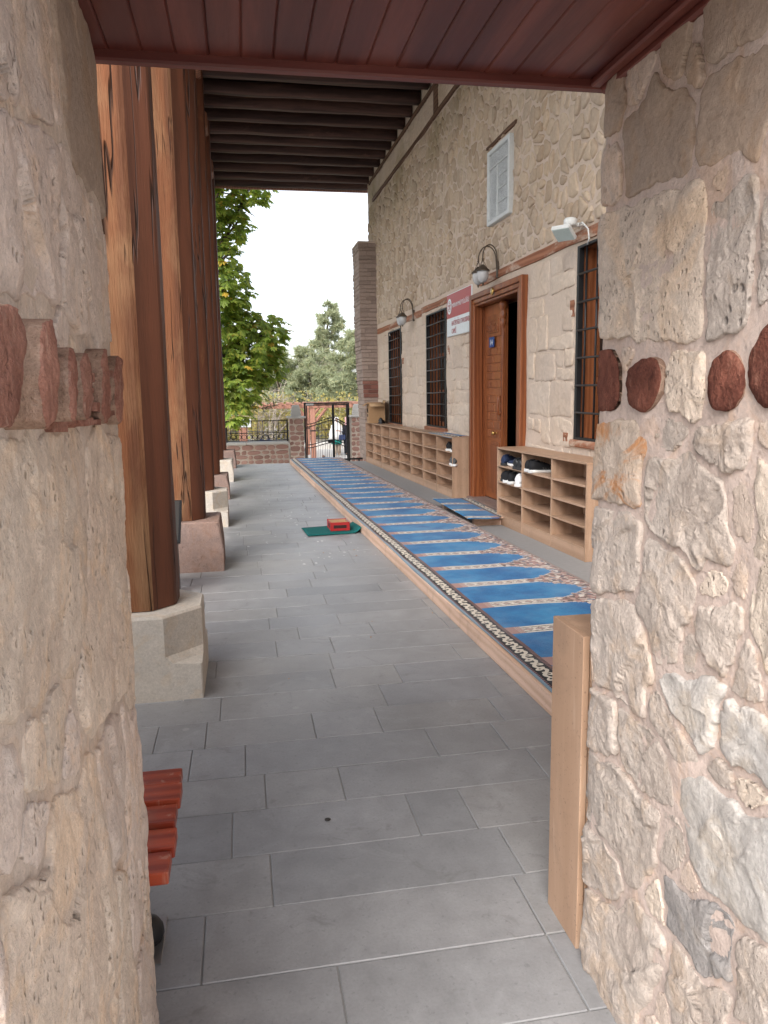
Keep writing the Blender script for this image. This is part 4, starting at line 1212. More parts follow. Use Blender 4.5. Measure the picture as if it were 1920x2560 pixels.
pk = MB().bevbox((2.44,7.95,.078),(2.84,9.45,.098), .004)
for y in (8.05,9.35): pk.bbox((2.46,y-.04,-.001),(2.82,y+.04,.078))
tag(pk.build('step_board', M['pine_edge']), 'brown plank step under the rug at the door', 'board')

# ------------------------------------------------------------------ shoe shelves
def shelf(name, label, loc, rz, cols, width, depth, h, rowz, seams, end='oak_panel_v', back=None):
    """local: y runs away along the wall, x into the wall; front at x=0"""
    t = thing(name, label, 'shoe rack', loc, rz)
    th = .018
    rz_ = [r for r in rowz]
    MB().bevbox((-.004,-.002,h-th),(depth,width+.002,h), .0015).build('top_board', M['oak_panel'], t, world=False)
    cw = width/cols
    for k in range(cols+1):
        y = min(max(k*cw-th/2, 0), width-th)
        extra = .010 if k in seams else 0
        MB().bevbox((0 if k else -.002,y-extra,0),(depth-.006,y+th,h-th-.0005), .001).build('upright' if k else 'end_panel', M['oak_panel_v'], t, world=False)
    m1 = None
    for r, z in enumerate(rz_):
        for k in range(cols):
            y0, y1 = k*cw+th/2+.0005, (k+1)*cw-th/2-.0005
            if k == 0: y0 = th+.0005
            if k == cols-1: y1 = width-th-.0005
            MB().bevbox((.004+.0005*(k%2),y0,z-th),(depth-.006,y1,z), .001).build('shelf_board', M['oak_panel'], t, world=False)
    for k in range(cols):
        y0, y1 = k*cw+th/2+.0005, (k+1)*cw-th/2-.0005
        if k == 0: y0 = th+.0005
        if k == cols-1: y1 = width-th-.0005
        MB().bevbox((.002+.003*(k%2),y0,0),(.016+.003*(k%2),y1,rz_[0]-th-.0005), .001).build('plinth', M['oak_panel'], t, world=False)
        if back == 'open' : 
            MB().bbox((depth-.005,y0+cw*.30,rz_[0]),(depth-.001,y1,h-th)).build('back_panel', M['oak_panel'], t, world=False)
        else:
            MB().bbox((depth-.005,y0,rz_[0]),(depth-.001,y1,h-th)).build('back_panel', M['oak_panel'], t, world=False)
    return t
SRZ = math.atan(.035)
SL = shelf('shoe_shelf', 'long empty wooden cubbyhole shoe rack below the two far windows', (2.83,10.24,0), SRZ, 8, 6.23, .245, .852, [.115,.262,.448,.640], (3,6))
SR = shelf('shoe_shelf', 'shorter wooden shoe rack with black and white shoes right of the door', (2.835,6.02,0), SRZ, 3, 2.12, .33, .852, [.118,.302,.480,.655], (), back='open')
SN = shelf('shoe_shelf', 'plain wooden side of a shoe rack tucked behind the right pier', (.826,1.704,0), 0, 1, .187, .9, .85, [.118,.302,.480,.655], ())
MB().bevbox((-.0225,-.001,.0),(-.0045,.188,.8515), .0015).build('side_panel', M['oak_panel_v'], SN, world=False)

# ------------------------------------------------------------------ shoes
def shoe(label, loc, rz, upper, sole, L=.27, heel=.07, grp=None, stripe=None, tilt=0, lace=None):
    """toe points to local +x"""
    t = thing('shoe', label, 'shoe', loc, rz, group=grp)
    st = [(-.50,.55,.85),(-.46,.78,1.02),(-.36,.86,1.06),(-.22,.80,.98),(-.08,.78,.90),(.06,.88,.74),(.20,1.0,.58),(.33,.97,.48),(.43,.78,.40),(.49,.45,.30)]
    L *= 1.08; heel *= 1.12; W = .053; H = heel; rs = []; ss = []
    for (s, w, h) in st:
        x = s*L; ring = []; cy = .010*math.sin((s+.5)*PI)
        for k in range(14):
            a = 2*PI*k/14; yy = math.cos(a); zz = math.sin(a)
            wz = w*W*(1.0 if zz < 0 else (1-.35*zz*(h/.9)))
            ring.append((x, cy+yy*wz, .022+ (zz+1)/2*(H*h)))
        rs.append(ring)
    up = MB().loft(rs, True, True).build('upper', M[upper], t, world=False)
    rs = []
    for k, (s, w, h) in enumerate(st):
        x = s*L*1.03; cy = .010*math.sin((s+.5)*PI); ww = w*W*1.06; b = .0 if k < 7 else .006*(k-6)
        tz = .030 if k < 3 else .026
        rs.append([(x,cy-ww,b),(x,cy-ww*1.04,b+tz*.6),(x,cy-ww*.96,b*.6+tz),(x,cy+ww*.96,b*.6+tz),(x,cy+ww*1.04,b+tz*.6),(x,cy+ww,b)])
    MB().loft(rs, True, True).build('sole', M[sole], t, world=False)
    MB().lathe([(.0001,.0),(.026,.0),(.030,.006),(.024,.008),(.020,-.004),(.0001,-.006)], 14, (-.27*L,.003,.022+H*1.0), smooth=True).build('collar', M[upper], t, world=False)
    lc = MB()
    for k in range(4):
        x = (-.10+k*.075)*L; z = .022+H*(.93-.115*k)
        lc.tube([(x,-.018,z-.008),(x,0,z+.004),(x,.024,z-.006)], .0035, 5)
    lc.build('laces', M[lace or upper], t, world=False)
    if stripe:
        for k in range(3):
            x = (-.08+k*.075)*L
            for sgn in (-1, 1):
                MB().add([(x,.01+sgn*.0435,.030),(x+.010,.01+sgn*.0435,.030),(x-.008,.008+sgn*.036,.064),(x-.018,.008+sgn*.036,.064)], [(0,1,2,3)]).build('stripe', M[stripe], up, world=False)
    return t
def on(sh, y, z, dx=.14):
    p = WM[sh] @ Vector((dx, y, z)); return tuple(p)
R = [.118,.302,.480,.655]
out_ = PI+.25     # toe towards the wall is +x; heel out
cw = 2.12/3
shoe('dark navy shoe at the far end of the top left cubby', on(SR,2.02,.655,.15), .25, 'navy_fabric','dark_sole', .26,.08)
shoe('dark sneaker with white sole in the top left cubby', on(SR,1.83,.655,.15), PI*.5+.5, 'navy_fabric','white_sole', .29,.08)
shoe('left black leather shoe in the top left cubby', on(SR,1.63,.655,.13), .35, 'black_leather','dark_sole', .27,.078)
shoe('right black leather shoe in the top left cubby', on(SR,1.515,.655,.13), .32, 'black_leather','dark_sole', .27,.078)
shoe('black running shoe with white sole, rear one in the top middle cubby', on(SR,1.30,.655,.155), .06, 'black_fabric','white_sole', .30,.082, stripe='grey_mesh')
shoe('black running shoe with white sole and stripes, front one in the top middle cubby', on(SR,1.17,.655,.145), -.04, 'black_fabric','white_sole', .30,.082, stripe='grey_mesh')
shoe('small dark shoe at the far end of the second row', on(SR,2.03,.480,.15), .2, 'black_fabric','dark_sole', .25,.075)
shoe('black and white sneaker in the second row, rear', on(SR,1.90,.480,.14), .25, 'black_fabric','white_sole', .28,.085, lace='white_sole')
shoe('black and white sneaker in the second row, front', on(SR,1.77,.480,.14), .25, 'black_fabric','white_sole', .28,.085, lace='white_sole')
shoe('bright white leather sneaker in the second row', on(SR,1.575,.480,.12), PI*.5-1.0, 'white_leather','white_sole', .29,.095, lace='white_sole')
shoe('black shoe with thick white sole in the long rack top row', on(SL,.42,.640,.11), PI*.5-.5, 'black_fabric','white_sole', .28,.085)
shoe('black shoe with white sole nearest the door in the long rack top row', on(SL,.17,.640,.11), PI*.5-.6, 'black_fabric','white_sole', .28,.08)
shoe('grey sneaker in the second row of the long rack, rear', on(SL,.24,.448,.13), PI*.5-.7, 'grey_mesh','white_sole', .28,.085, lace='white_sole')
shoe('grey sneaker in the second row of the long rack, front', on(SL,.10,.448,.12), PI*.5-.8, 'grey_mesh','white_sole', .28,.085, lace='white_sole')
# folded rug on top of the long rack, cardboard box at its far end
mb = MB(); V = []; F = []; n1, n2 = 5, 14
for j in range(n2+1):
    for i in range(n1+1):
        u = -.012+.25*i/n1; v = 1.18*j/n2*(1-.25*(1-i/n1)*0); z = .006+.0025*noise.noise(Vector((u*9, v*6, 2)))
        if i == 0: z -= .022*(1 if v < .45 else 0)
        V.append((u, v, z))
for j in range(n2):
    for i in range(n1): k = j*(n1+1)+i; F.append((k, k+n1+1, k+n1+2, k+1))
mb.add(V, F, True)
fr = mb.build('rug_offcut', M['carpet']); p = on(SL, .0, .8525, 0); fr.location = p; fr.rotation_euler = (0,0,SRZ)
sm_ = fr.modifiers.new('thick','SOLIDIFY'); sm_.thickness = .006; sm_.offset = 1
tag(fr, 'strip of blue carpet laid on top of the long shoe rack by the door', 'rug')
bx = thing('cardboard_box', 'open brown cardboard box with scribbled side on the long shoe rack', 'box', on(SL,5.80,.8525,.14), SRZ-.12)
w2, d2, h2 = .165, .30, .40
for (a, b) in (((-w2,-d2,0),(-w2+.005,d2,h2)),((w2-.005,-d2,0),(w2,d2,h2)),((-w2+.005,-d2,0),(w2-.005,-d2+.005,h2)),((-w2+.005,d2-.005,0),(w2-.005,d2,h2)),((-w2+.005,-d2+.005,0),(w2-.005,d2-.005,.005))):
    MB().bbox(a, b).build('panel', M['cardboard'], bx, world=False)
def flap(p, q, out, mat='cardboard'):
    p, q, o = Vector(p), Vector(q), Vector(out); mb = MB(); V = []
    for k in range(4):
        t = k/3; bend = Vector((0,0,-.10*t*t)); V += [p+o*t+bend+(q-p)*.04*t, q+o*t+bend-(q-p)*.04*t]
    mb.add(V, [(2*k,2*k+1,2*k+3,2*k+2) for k in range(3)], True); ob = mb.build('flap', M[mat], bx, world=False)
    md = ob.modifiers.new('t','SOLIDIFY'); md.thickness = .004
flap((-w2,-d2,h2),(-w2,d2,h2),(-.10,0,.05)); flap((w2,-d2,h2),(w2,d2,h2),(.03,0,.16),'cardboard_in')
flap((-w2,-d2,h2),(w2,-d2,h2),(0,-.14,.04),'cardboard_in'); flap((-w2,d2,h2),(w2,d2,h2),(0,.10,.10))
mb = MB()
for k in range(6):
    pts = [(-w2-.0015, .20-.055*k+.02*math.sin(j*2+k), .27-.03*(k%2)+.035*math.cos(j*1.7+k*2)) for j in range(4)]
    mb.tube(pts, .004, 4)
    pts = [(-w2-.0015, .12-.03*k+.012*math.sin(j*2+k), .15+.03*math.cos(j*1.5+k)) for j in range(3)]
    mb.tube(pts, .003, 4)
mb.build('scribble', M['black_fabric'], bx, world=False)
shoe('dark shoe lying on the rack beside the cardboard box', on(SL,5.30,.8525,.16), PI*.5-.4, 'black_leather','dark_sole', .27,.08)

# ------------------------------------------------------------------ crate on green mat
mt = MB(); V = []; F = []; n1, n2 = 16, 8
c00, c10, c11, c01 = Vector((.62,7.83,0)), Vector((1.215,7.90,0)), Vector((1.20,8.46,0)), Vector((.59,8.34,0))
for j in range(n2+1):
    for i in range(n1+1):
        a, b = i/n1, j/n2; p = (c00*(1-a)+c10*a)*(1-b)+(c01*(1-a)+c11*a)*b
        z = .004+.005*max(0, math.sin(b*9+1.2))*(1-a)*(1 if a < .75 else 0)+ (.085*((a-.82)/.18)**1.6*(1-.55*b) if a > .82 else 0)
        V.append((p.x, p.y, z))
for j in range(n2):
    for i in range(n1): k = j*(n1+1)+i; F.append((k, k+1, k+n1+2, k+n1+1))
mt.add(V, F, True); g = mt.build('door_mat', M['mat_green']); md = g.modifiers.new('t','SOLIDIFY'); md.thickness = .006; md.offset = 1
tag(g, 'dark green mat curling up against the platform edge', 'mat')
cr = thing('fruit_crate', 'small red open crate standing on the green mat', 'crate', (.975,8.15,.0125), .03)
cl, cd_, ch = .10, .125, .092
for (a, b, nm) in (((-cl,-cd_,0),(cl,-cd_+.006,ch),'side'),((-cl,cd_-.006,0),(cl,cd_,ch),'side'),((-cl,-cd_+.006,0),(-cl+.006,cd_-.006,ch*.96),'side'),((cl-.006,-cd_+.006,0),(cl,cd_-.006,ch*.96),'side'),((-cl+.006,-cd_+.006,0),(cl-.006,cd_-.006,.006),'bottom')):
    MB().bevbox(a, b, .001).build(nm, M['crate_red'], cr, world=False)
for (a, b) in (((-cl+.0065,-cd_+.0065,.0065),(cl-.0065,-cd_+.009,ch*.93)),((-cl+.0065,cd_-.009,.0065),(cl-.0065,cd_-.0065,ch*.93)),((-cl+.0065,-cd_+.009,.0065),(-cl+.009,cd_-.009,ch*.93)),((cl-.009,-cd_+.009,.0065),(cl-.0065,cd_-.009,ch*.93))):
    MB().bbox(a, b).build('lining', M['cardboard_in'], cr, world=False)
MB().bevbox((-cl+.03,-cd_-.0015,.028),(cl-.03,-cd_-.0002,.062), .0005).build('printed_panel', M['crate_dark'], cr, world=False)
MB().bevbox((-cl-.0015,-.05,.03),(-cl-.0002,.05,.07), .0005).build('printed_panel', M['crate_dark'], cr, world=False)
for sx in (-1,1):
    for sy in (-1,1): MB().bevbox((sx*cl-.004,sy*cd_-.004,0),(sx*cl+.004,sy*cd_+.004,ch+.004), .002).build('corner_post', M['crate_red'], cr, world=False)

# ------------------------------------------------------------------ wall lamps, floodlight, sign, plaque
def lamp(label, s, z, grp='twin wall lanterns'):
    t = thing('wall_lamp', label, 'lamp', tuple(WMB @ Vector((0,s,z))), WRZ, group=grp)
    MB().bevbox((-.03,-.03,-.10),(.0,.03,.09), .012).build('wall_plate', M['lamp_metal'], t, world=False)
    for k, sy in enumerate((-.085, .085)):
        cx, cy, dz = -.235, sy, .075
        pts = [(-.02,sy*.15,-.03)]
        for j in range(15):
            a = PI*j/14; pts.append((-.035-.10*(1-math.cos(a)), sy*(.2+.8*j/14), .125+.15*math.sin(a)))
        pts.append((cx,cy,dz+.03))
        MB().tube(pts, .0075, 8).build('arm', M['lamp_metal'], t, world=False)
        for q in range(4):
            an = PI/4+q*PI/2
            MB().tube([(cx,cy,dz+.03),(cx+.055*math.cos(an),cy+.055*math.sin(an),dz-.08)], .003, 5).build('hanger', M['lamp_metal'], t, world=False)
        MB().lathe([(.010,dz+.035),(.014,dz+.03),(.010,dz+.02)], 10, (cx,cy,0)).build('ring', M['lamp_metal'], t, world=False)
        MB().lathe([(.010,dz-.035),(.024,dz-.045),(.046,dz-.07),(.078,dz-.098),(.083,dz-.112),(.074,dz-.113),(.015,dz-.08)], 20, (cx,cy,0)).build('cap', M['lamp_metal'], t, world=False)
        MB().lathe([(.063,dz-.108),(.070,dz-.137),(.070,dz-.166),(.061,dz-.202),(.041,dz-.234),(.016,dz-.248)], 20, (cx,cy,0)).build('globe', M['frosted_glass'], t, world=False)
        MB().lathe([(.013,dz-.245),(.018,dz-.254),(.009,dz-.261),(.012,dz-.270),(.003,dz-.28)], 10, (cx,cy,0)).build('finial', M['lamp_metal'], t, world=False)
    return t
lamp('twin globe wall lantern right above the wooden door', 9.20, 2.915)
lamp('twin globe wall lantern between the two far windows', 13.57, 2.81)
fx = thing('floodlight', 'white square floodlight with cable above the nearest window', 'floodlight', tuple(WMB @ Vector((-.02,6.88,2.92))), WRZ)
rot = Matrix.Rotation(math.radians(38), 3, 'Z') @ Matrix.Rotation(math.radians(34), 3, 'Y') @ Matrix.Diagonal((.72,.72,.72))
body = MB().bevbox((-.12,-.13,-.03),(.12,.13,.03), .025); body.v = [rot @ v + Vector((-.20,-.02,-.05)) for v in body.v]; body.build('housing', M['white_plastic'], fx, world=False)
ln = MB().bevbox((-.105,-.115,-.036),(.105,.115,-.0305), .003); ln.v = [rot @ v + Vector((-.20,-.02,-.05)) for v in ln.v]; ln.build('lens', M['lens_plastic'], fx, world=False)
MB().lathe([(.0001,-.02),(.045,-.02),(.06,.0),(.06,.04),(.045,.055),(.0001,.055)], 16, (-.13,0,.03)).build('sensor', M['white_plastic'], fx, world=False)
MB().tube([(-.20,0,.0),(-.12,0,.02),(-.05,0,.03),(.02,0,.03)], .02, 8).build('bracket', M['white_plastic'], fx, world=False)
MB().tube([(-.05,-.03,.03),(-.06,-.10,.03),(-.03,-.16,-.04),(-.02,-.16,-.12),(-.005,-.10,-.16)], .007, 6).build('cable', M['white_plastic'], fx, world=False)
sg = thing('name_board', 'red and white name board beside the wooden door', 'sign', tuple(WMB @ Vector((-.03,10.2,2.27))), WRZ)
MB().bevbox((.0,.0,.0),(.025,1.19,.61), .004).build('panel', M['sign_white'], sg, world=False)
MB().bbox((-.003,.012,.262),(-.0005,1.178,.598)).build('red_field', M['sign_red'], sg, world=False)
MB().bbox((-.002,.012,.012),(-.0002,1.178,.250)).build('white_field', M['sign_white'], sg, world=False)
def disc(r0, r1, x, s, z, mat, nm):
    mb = MB(); n = 36; V = []
    for k in range(n):
        a = 2*PI*k/n; V += [(x, s+r1*math.cos(a), z+r1*math.sin(a)), (x, s+r0*math.cos(a), z+r0*math.sin(a))]
    mb.add(V, [(2*k,2*k+1,(2*k+3)%(2*n),(2*k+2)%(2*n)) for k in range(n)]); return mb.build(nm, mat, sg, world=False)
disc(.0,.112,-.0045,1.04,.43,M['sign_white'],'emblem'); disc(.068,.076,-.0062,1.04,.43,M['sign_text_red'],'emblem_ring'); 
mb = MB()
for k in range(5): mb.add([(-.0062,1.04+.045*math.cos(PI/2+k*2*PI/5)+dx*.012,.43+.045*math.sin(PI/2+k*2*PI/5)+dz*.012) for dx, dz in ((-1,-1),(1,-1),(1,1),(-1,1))], [(0,1,2,3)])
mb.add([(-.0062,1.04+.02*math.cos(k*PI/4),.43+.03*math.sin(k*PI/4)) for k in range(8)], [range(8)]); mb.build('emblem_figure', M['sign_text_red'], sg, world=False)
text_mesh('MERAM MÜFTÜLÜĞÜ', .085, M['sign_white'], 'lettering', sg, facing(.90, .40, -.005), xs=1.0)
text_mesh('HATİPOĞLU TAVUSBABA', .098, M['sign_text_red'], 'lettering', sg, facing(.93, .145, -.004), xs=.80)
text_mesh('CAMİİ', .098, M['sign_text_red'], 'lettering', sg, facing(.93, .035, -.004), xs=.80)
pq = thing('inscription_plaque', 'white carved inscription panel high on the stone wall', 'plaque', tuple(WMB @ Vector((-.05,8.74,3.465))), WRZ)
W_, H_ = .76, .86
MB().bevbox((.02,.03,.03),(.06,W_-.03,H_-.03), .004).build('slab', M['inscription'], pq, world=False)
for (a, b, c, d) in ((0,.05,0,H_),(W_-.05,W_,0,H_),(.05,W_-.05,0,.05),(.05,W_-.05,H_-.05,H_)): MB().bevbox((-.01,a,c),(.062,b,d), .008).build('frame_bar', M['plaque_frame'], pq, world=False)
MB().bevbox((.0,.42,.05),(.021,.437,H_-.22), .003).build('rule', M['plaque_frame'], pq, world=False)
MB().bevbox((.0,.05,H_-.22),(.021,W_-.05,H_-.205), .003).build('rule', M['plaque_frame'], pq, world=False)
for k in range(3): MB().bevbox((.006,.06,.20+k*.15),(.0205,.415,.207+k*.15), .002).build('rule', M['plaque_frame'], pq, world=False)

# ------------------------------------------------------------------ bench behind the left pier, information stand
bn = thing('park_bench', 'red slatted park bench with black iron foot behind the left pier', 'bench', (-.95,1.92,0))
ys = [1.735,1.83,1.925,2.02,2.11]; zs = [.335,.340,.352,.362,.360]
for k, (y, z) in enumerate(zip(ys, zs)):
    MB().bevbox((-1.70,y-.0445,z),(-.212+(.006 if k%2 else 0),y+.0445,z+.032), .003).build('seat_slat', M['bench_wood'], bn)
for k in range(3): MB().bevbox((-1.70,1.700-.004*k,.48+.12*k),(-.42,1.722-.004*k,.57+.12*k), .006).build('back_slat', M['bench_wood'], bn)
for x in (-.33,-1.58):
    mb = MB().tube([(x-.10,1.72,.80),(x-.08,1.735,.45),(x,1.77,.34),(x,1.90,.335),(x,2.09,.36)], .016, 8)
    mb.tube([(x,1.79,.335),(x,1.80,.18),(x,1.76,.03)], [.018,.022,.026], 8)
    mb.tube([(x,2.05,.35),(x,2.01,.20),(x+.01,1.975,.08),(x+.02,1.965,.03)], [.018,.018,.020,.022], 8)
    mb.lathe([(.0001,.0),(.040,.0),(.046,.016),(.044,.034),(.034,.052),(.018,.062),(.0001,.064)], 16, (x+.02,1.96,.006))
    mb.build('iron_leg', M['iron'], bn)
    MB().bevbox((x-.05,1.86,.001),(x+.065,2.05,.006), .001).build('foot_plate', M['plate_metal'], bn)
isd = thing('information_stand', 'black steel lectern style information stand between the first two columns', 'stand', (-.62,5.78,0))
for x in (-.54,-.90): MB().bevbox((x-.02,5.74,0),(x+.03,5.84,.50), .003).build('post', M['black_steel'], isd)
pn = MB().bevbox((-1.0,-.21,-.012),(-.47,.21,.012), .003); rx = Matrix.Rotation(math.radians(38), 3, 'X'); pn.v = [rx @ v + Vector((0,5.72,.55)) for v in pn.v]; pn.build('panel', M['black_steel'], isd)
pn = MB().bbox((-.985,-.195,.0125),(-.485,.195,.0145)); pn.v = [rx @ v + Vector((0,5.72,.55)) for v in pn.v]; pn.build('printed_sheet', M['iron_grey'], isd)
# ------------------------------------------------------------------ handrail at the top of the steps
hr = thing('step_handrail', 'low dark handrail bar at the top of the far steps', 'handrail', (2.2,17.3,-1.05))
for x in (1.79,2.58): MB().tube([(x,17.3,-.55),(x,17.3,.005)], .018, 8).build('post', M['iron'], hr)
MB().tube([(1.79,17.3,-.002),(2.2,17.3,-.004),(2.66,17.3,.002)], .02, 8).build('rail', M['iron'], hr)
MB().lathe([(.02,.0),(.026,.02),(.018,.04),(.036,.07),(.036,.09),(.012,.115)], 12, (1.77,17.3,-.005)).build('finial', M['brown_base'], hr)

# ------------------------------------------------------------------ boundary wall, piers, fence, gate
GY = 22.0; GZ = -1.05
bw = thing('boundary_wall', 'low pink sandstone garden wall with pale coping behind the columns', 'wall', (-2.0,GY+.2,GZ))
MB().bbox((-7,GY+.02,GZ),(1.28,GY+.38,.085)).build('core', M['mortar_pale'], bw)
for k in range(7):
    x0 = -7.05+k*1.19; MB().bevbox((x0,GY-.04,.086),(min(x0+1.185,1.295),GY+.44,.155), .012).build('coping', M['cap_stone'], bw)
def course_stones(t, x0, x1, z0, z1, hs, ws, y, mat, seed, first=None):
    rnd = random.Random(seed); z = z0; fm = lambda u, zz, h: (u, y-h, zz); i = 0
    while z < z1-.05:
        h = min(rnd.choice(hs), z1-z); x = x0-rnd.random()*.1
        if z1-z-h < .06: h = z1-z
        while x < x1-.04:
            w = rnd.choice(ws)*rnd.uniform(.8,1.2); xe = min(x+w, x1)
            if x1-xe < .08: xe = x1
            xs = max(x, x0)
            j = lambda: rnd.uniform(-.016,.016)
            P = [(xs+j()*.3,z+j()+.004),(xe+j(),z+j()+.004),(xe+j(),z+h+j()-.004),(xs+j()*.3,z+h+j()-.004)]
            mb = MB(); stone_patch(mb, P, fm, rnd.uniform(.014,.030), .012, .018, .05, .84, seed+i, .012, 6, True, 2); i += 1
            mb.build('stone', M[mat], t); x = xe
        z += h
course_stones(bw, -2.9, 1.27, GZ, .082, (.13,.17,.20,.11), (.22,.30,.38,.16), GY+.02, 'pink_sandstone', 3)
def pier(label, x0, x1, zt, seed):
    t = thing('gate_pier', label, 'pier', ((x0+x1)/2,GY+.2,GZ))
    MB().bbox((x0+.012,GY-.012,GZ),(x1-.012,GY+.42,zt)).build('core', M['mortar_pale'], t)
    course_stones(t, x0, x1, GZ, zt-.004, (.13,.16,.19,.11), (.16,.22,.27), GY-.012, 'pink_sandstone', seed)
    MB().bevbox((x0-.05,GY-.06,zt),(x1+.05,GY+.46,zt+.055), .012).build('cap', M['cap_stone'], t)
    c = MB(); xc = (x0+x1)/2+.0; w = .14; y = GY+.2; rs = []
    for (s, z) in ((1.0,.056),(1.0,.15),(.93,.16),(.93,.175),(.95,.19),(.68,.36),(.60,.375)):
        rs.append([(xc-w*s,y-w*s,zt+z),(xc+w*s,y-w*s,zt+z),(xc+w*s,y+w*s,zt+z),(xc-w*s,y+w*s,zt+z)])
    c.loft(rs, True, False); c.build('finial', M['cap_stone'], t)
pier('sandstone gate pier left of the black gate with pale tapered finial', 1.30, 1.725, .80, 40)
pier('sandstone gate pier right of the black gate beside the brick pier', 3.07, 3.50, .80, 60)
fc = thing('iron_fence', 'black iron fence panel with ring frieze on the garden wall coping', 'fence', (-1.5,GY+.2,.155))
FY = GY+.18
def bar(p, q, r, nm, t, mat='iron', n=6): return MB().tube([p, q], r, n).build(nm, M[mat], t)
for z, r in ((.745,.015),(.405,.013),(.185,.013)): bar((-4.0,FY,z),(1.27,FY,z), r, 'rail', fc)
mv = None
for k in range(35):
    x = 1.16-.15*k
    o = bar((0,0,.185),(0,0,.745), .0085, 'baluster', fc) if mv is None else link_mesh('baluster', mv, None, fc)
    if mv is None:
        mv = o.data
        for v in mv.vertices: v.co = Vector((v.co.x+fc.location.x, v.co.y+fc.location.y, v.co.z+fc.location.z))
    o.location = Vector((x,FY,0))-fc.location
for x in (1.255,-.45,-2.15,-3.85): MB().bevbox((x-.022,FY-.022,.156),(x+.022,FY+.022,.77), .003).build('post', M['iron'], fc)
mr = None
for k in range(34):
    x = 1.085-.15*k
    if mr is None:
        pts = [(.066*math.cos(2*PI*j/16), 0, .066*math.sin(2*PI*j/16)) for j in range(17)]
        o = MB().tube(pts, .009, 6, cap=False).build('ring', M['iron'], fc, world=False); mr = o.data
    else: o = link_mesh('ring', mr, None, fc)
    o.location = Vector((x,FY,.295))-fc.location
gt = thing('iron_gate', 'black double leaf iron gate with arched rails between the stone piers', 'gate', (2.4,GY+.15,GZ))
gy = GY+.15
def gbox(x0, x1, z0, z1, nm, d=.025, par=gt): return MB().bevbox((x0,gy-d,z0),(x1,gy+d,z1), .004).build(nm, M['iron'], par)
gbox(1.742,1.79,GZ,1.235,'gate_post'); gbox(2.995,3.045,GZ,1.225,'gate_post')
gbox(1.791,2.994,1.190,1.232,'top_bar')
MB().bevbox((1.80,gy-.06,1.155),(2.02,gy-.027,1.205), .006).build('door_closer', M['white_plastic'], gt)
arch = lambda x, a, b, z0, z1: z0+(z1-z0)*math.sin(PI/2*max(0, min(1, (x-a)/(b-a))))**1.4
def leafset(xa, xb, hinge_left, nb):
    for x0, x1 in ((xa,xa+.03),(xb-.035,xb)): gbox(x0, x1, -.99, 1.185, 'stile', .018)
    gbox(xa+.031, xb-.036, 1.145, 1.18, 'rail', .016); gbox(xa+.031, xb-.036, -.985, -.94, 'rail', .016)
    def zz(x, lo, hi):
        t = (x-xa)/(xb-xa); t = t if hinge_left else 1-t
        s = t*t*(3-2*t); return lo+(hi-lo)*s
    for lo, hi in ((.62,.795),(.548,.725),(.03,.165),(-.055,.085)):
        pts = [(xa+.02+(xb-xa-.04)*k/14, gy, zz(xa+.02+(xb-xa-.04)*k/14, lo, hi)) for k in range(15)]
        MB().tube(pts, .014, 6).build('arched_rail', M['iron'], gt)
    for k in range(nb):
        x = xa+.03+(xb-xa-.065)*(k+1)/(nb+1)
        bar((x,gy,-.95),(x,gy,zz(x,.62,.795)), .0075, 'bar', gt)
    for k in range(nb+1):
        x = xa+.03+(xb-xa-.065)*(k+.5)/(nb+1)
        bar((x,gy,-.95),(x,gy,zz(x,-.055,.085)), .0065, 'bar', gt)
leafset(1.80,2.575,True,6); leafset(2.578,2.99,False,3)
gbox(2.552,2.60,-1.0,.80,'meeting_bar',.03); gbox(2.41,2.55,.085,.165,'lock_case',.028)

# ------------------------------------------------------------------ outside: pergola, notice board, railing, kerb
pg = thing('pergola', 'reddish timber pergola with braced posts beyond the gate', 'pergola', (3,30,GZ))
for x in (2.69,6.2,-.9): 
    if x < 0: continue
    for y in (30.0,32.6):
        MB().bevbox((x-.095,y-.095,GZ+(.22 if y < 31 else 0)-.22),(x+.095,y+.095,.94), .01).build('post', M['pergola_wood'], pg)
        MB().bevbox((x-.10,y-.10,.05),(x+.10,y+.10,.10), .004).build('strap', M['iron'], pg)
        for s in (-1,1):
            MB().tube([(x+s*.05,y,.35),(x+s*.55,y,.94)], .06, 4, False).build('brace', M['pergola_wood'], pg)
for y in (30.0,32.6): MB().bevbox((.72,y-.06,.945),(7.5,y+.06,1.09), .01).build('beam', M['pergola_wood'], pg)
mr_ = None
for k in range(20):
    x = .85+.34*k; MB().bevbox((x-.035,29.7,1.091),(x+.035,32.9,1.17), .006).build('rafter', M['pergola_wood'], pg)
nb_ = thing('notice_board', 'white notice panel on a brown wooden post behind the fence', 'notice board', (.02,28.5,GZ))
MB().bevbox((-.13,28.45,GZ),(.17,28.6,.36), .01).build('post', M['pergola_wood'], nb_)
MB().bevbox((-.26,28.42,.33),(.30,28.449,.62), .005).build('panel', M['sign_white'], nb_)
rl = thing('park_railing', 'thin dark railing along the far side of the paved court', 'railing', (3,35.5,GZ))
for z in (-.15,-.55): bar((-6,35.5,z),(10,35.5,z), .02, 'rail', rl)
for k in range(12): bar((-5.5+1.4*k,35.5,GZ),(-5.5+1.4*k,35.5,-.13), .025, 'post', rl)
kb = thing('planter_kerb', 'pale stone kerb edging the planting beyond the court', 'kerb', (2,36.0,GZ))
for k in range(14): MB().bevbox((-8+1.5*k,35.8,GZ-.03),(-8+1.5*k+1.49,36.15,GZ+.30), .02).build('kerb_block', M['cap_stone'], kb)
bg_ = thing('shoulder_bag', 'dark blue bag lying on the ledge behind the fence', 'bag', (.70,25.0,-.20))
rs = []
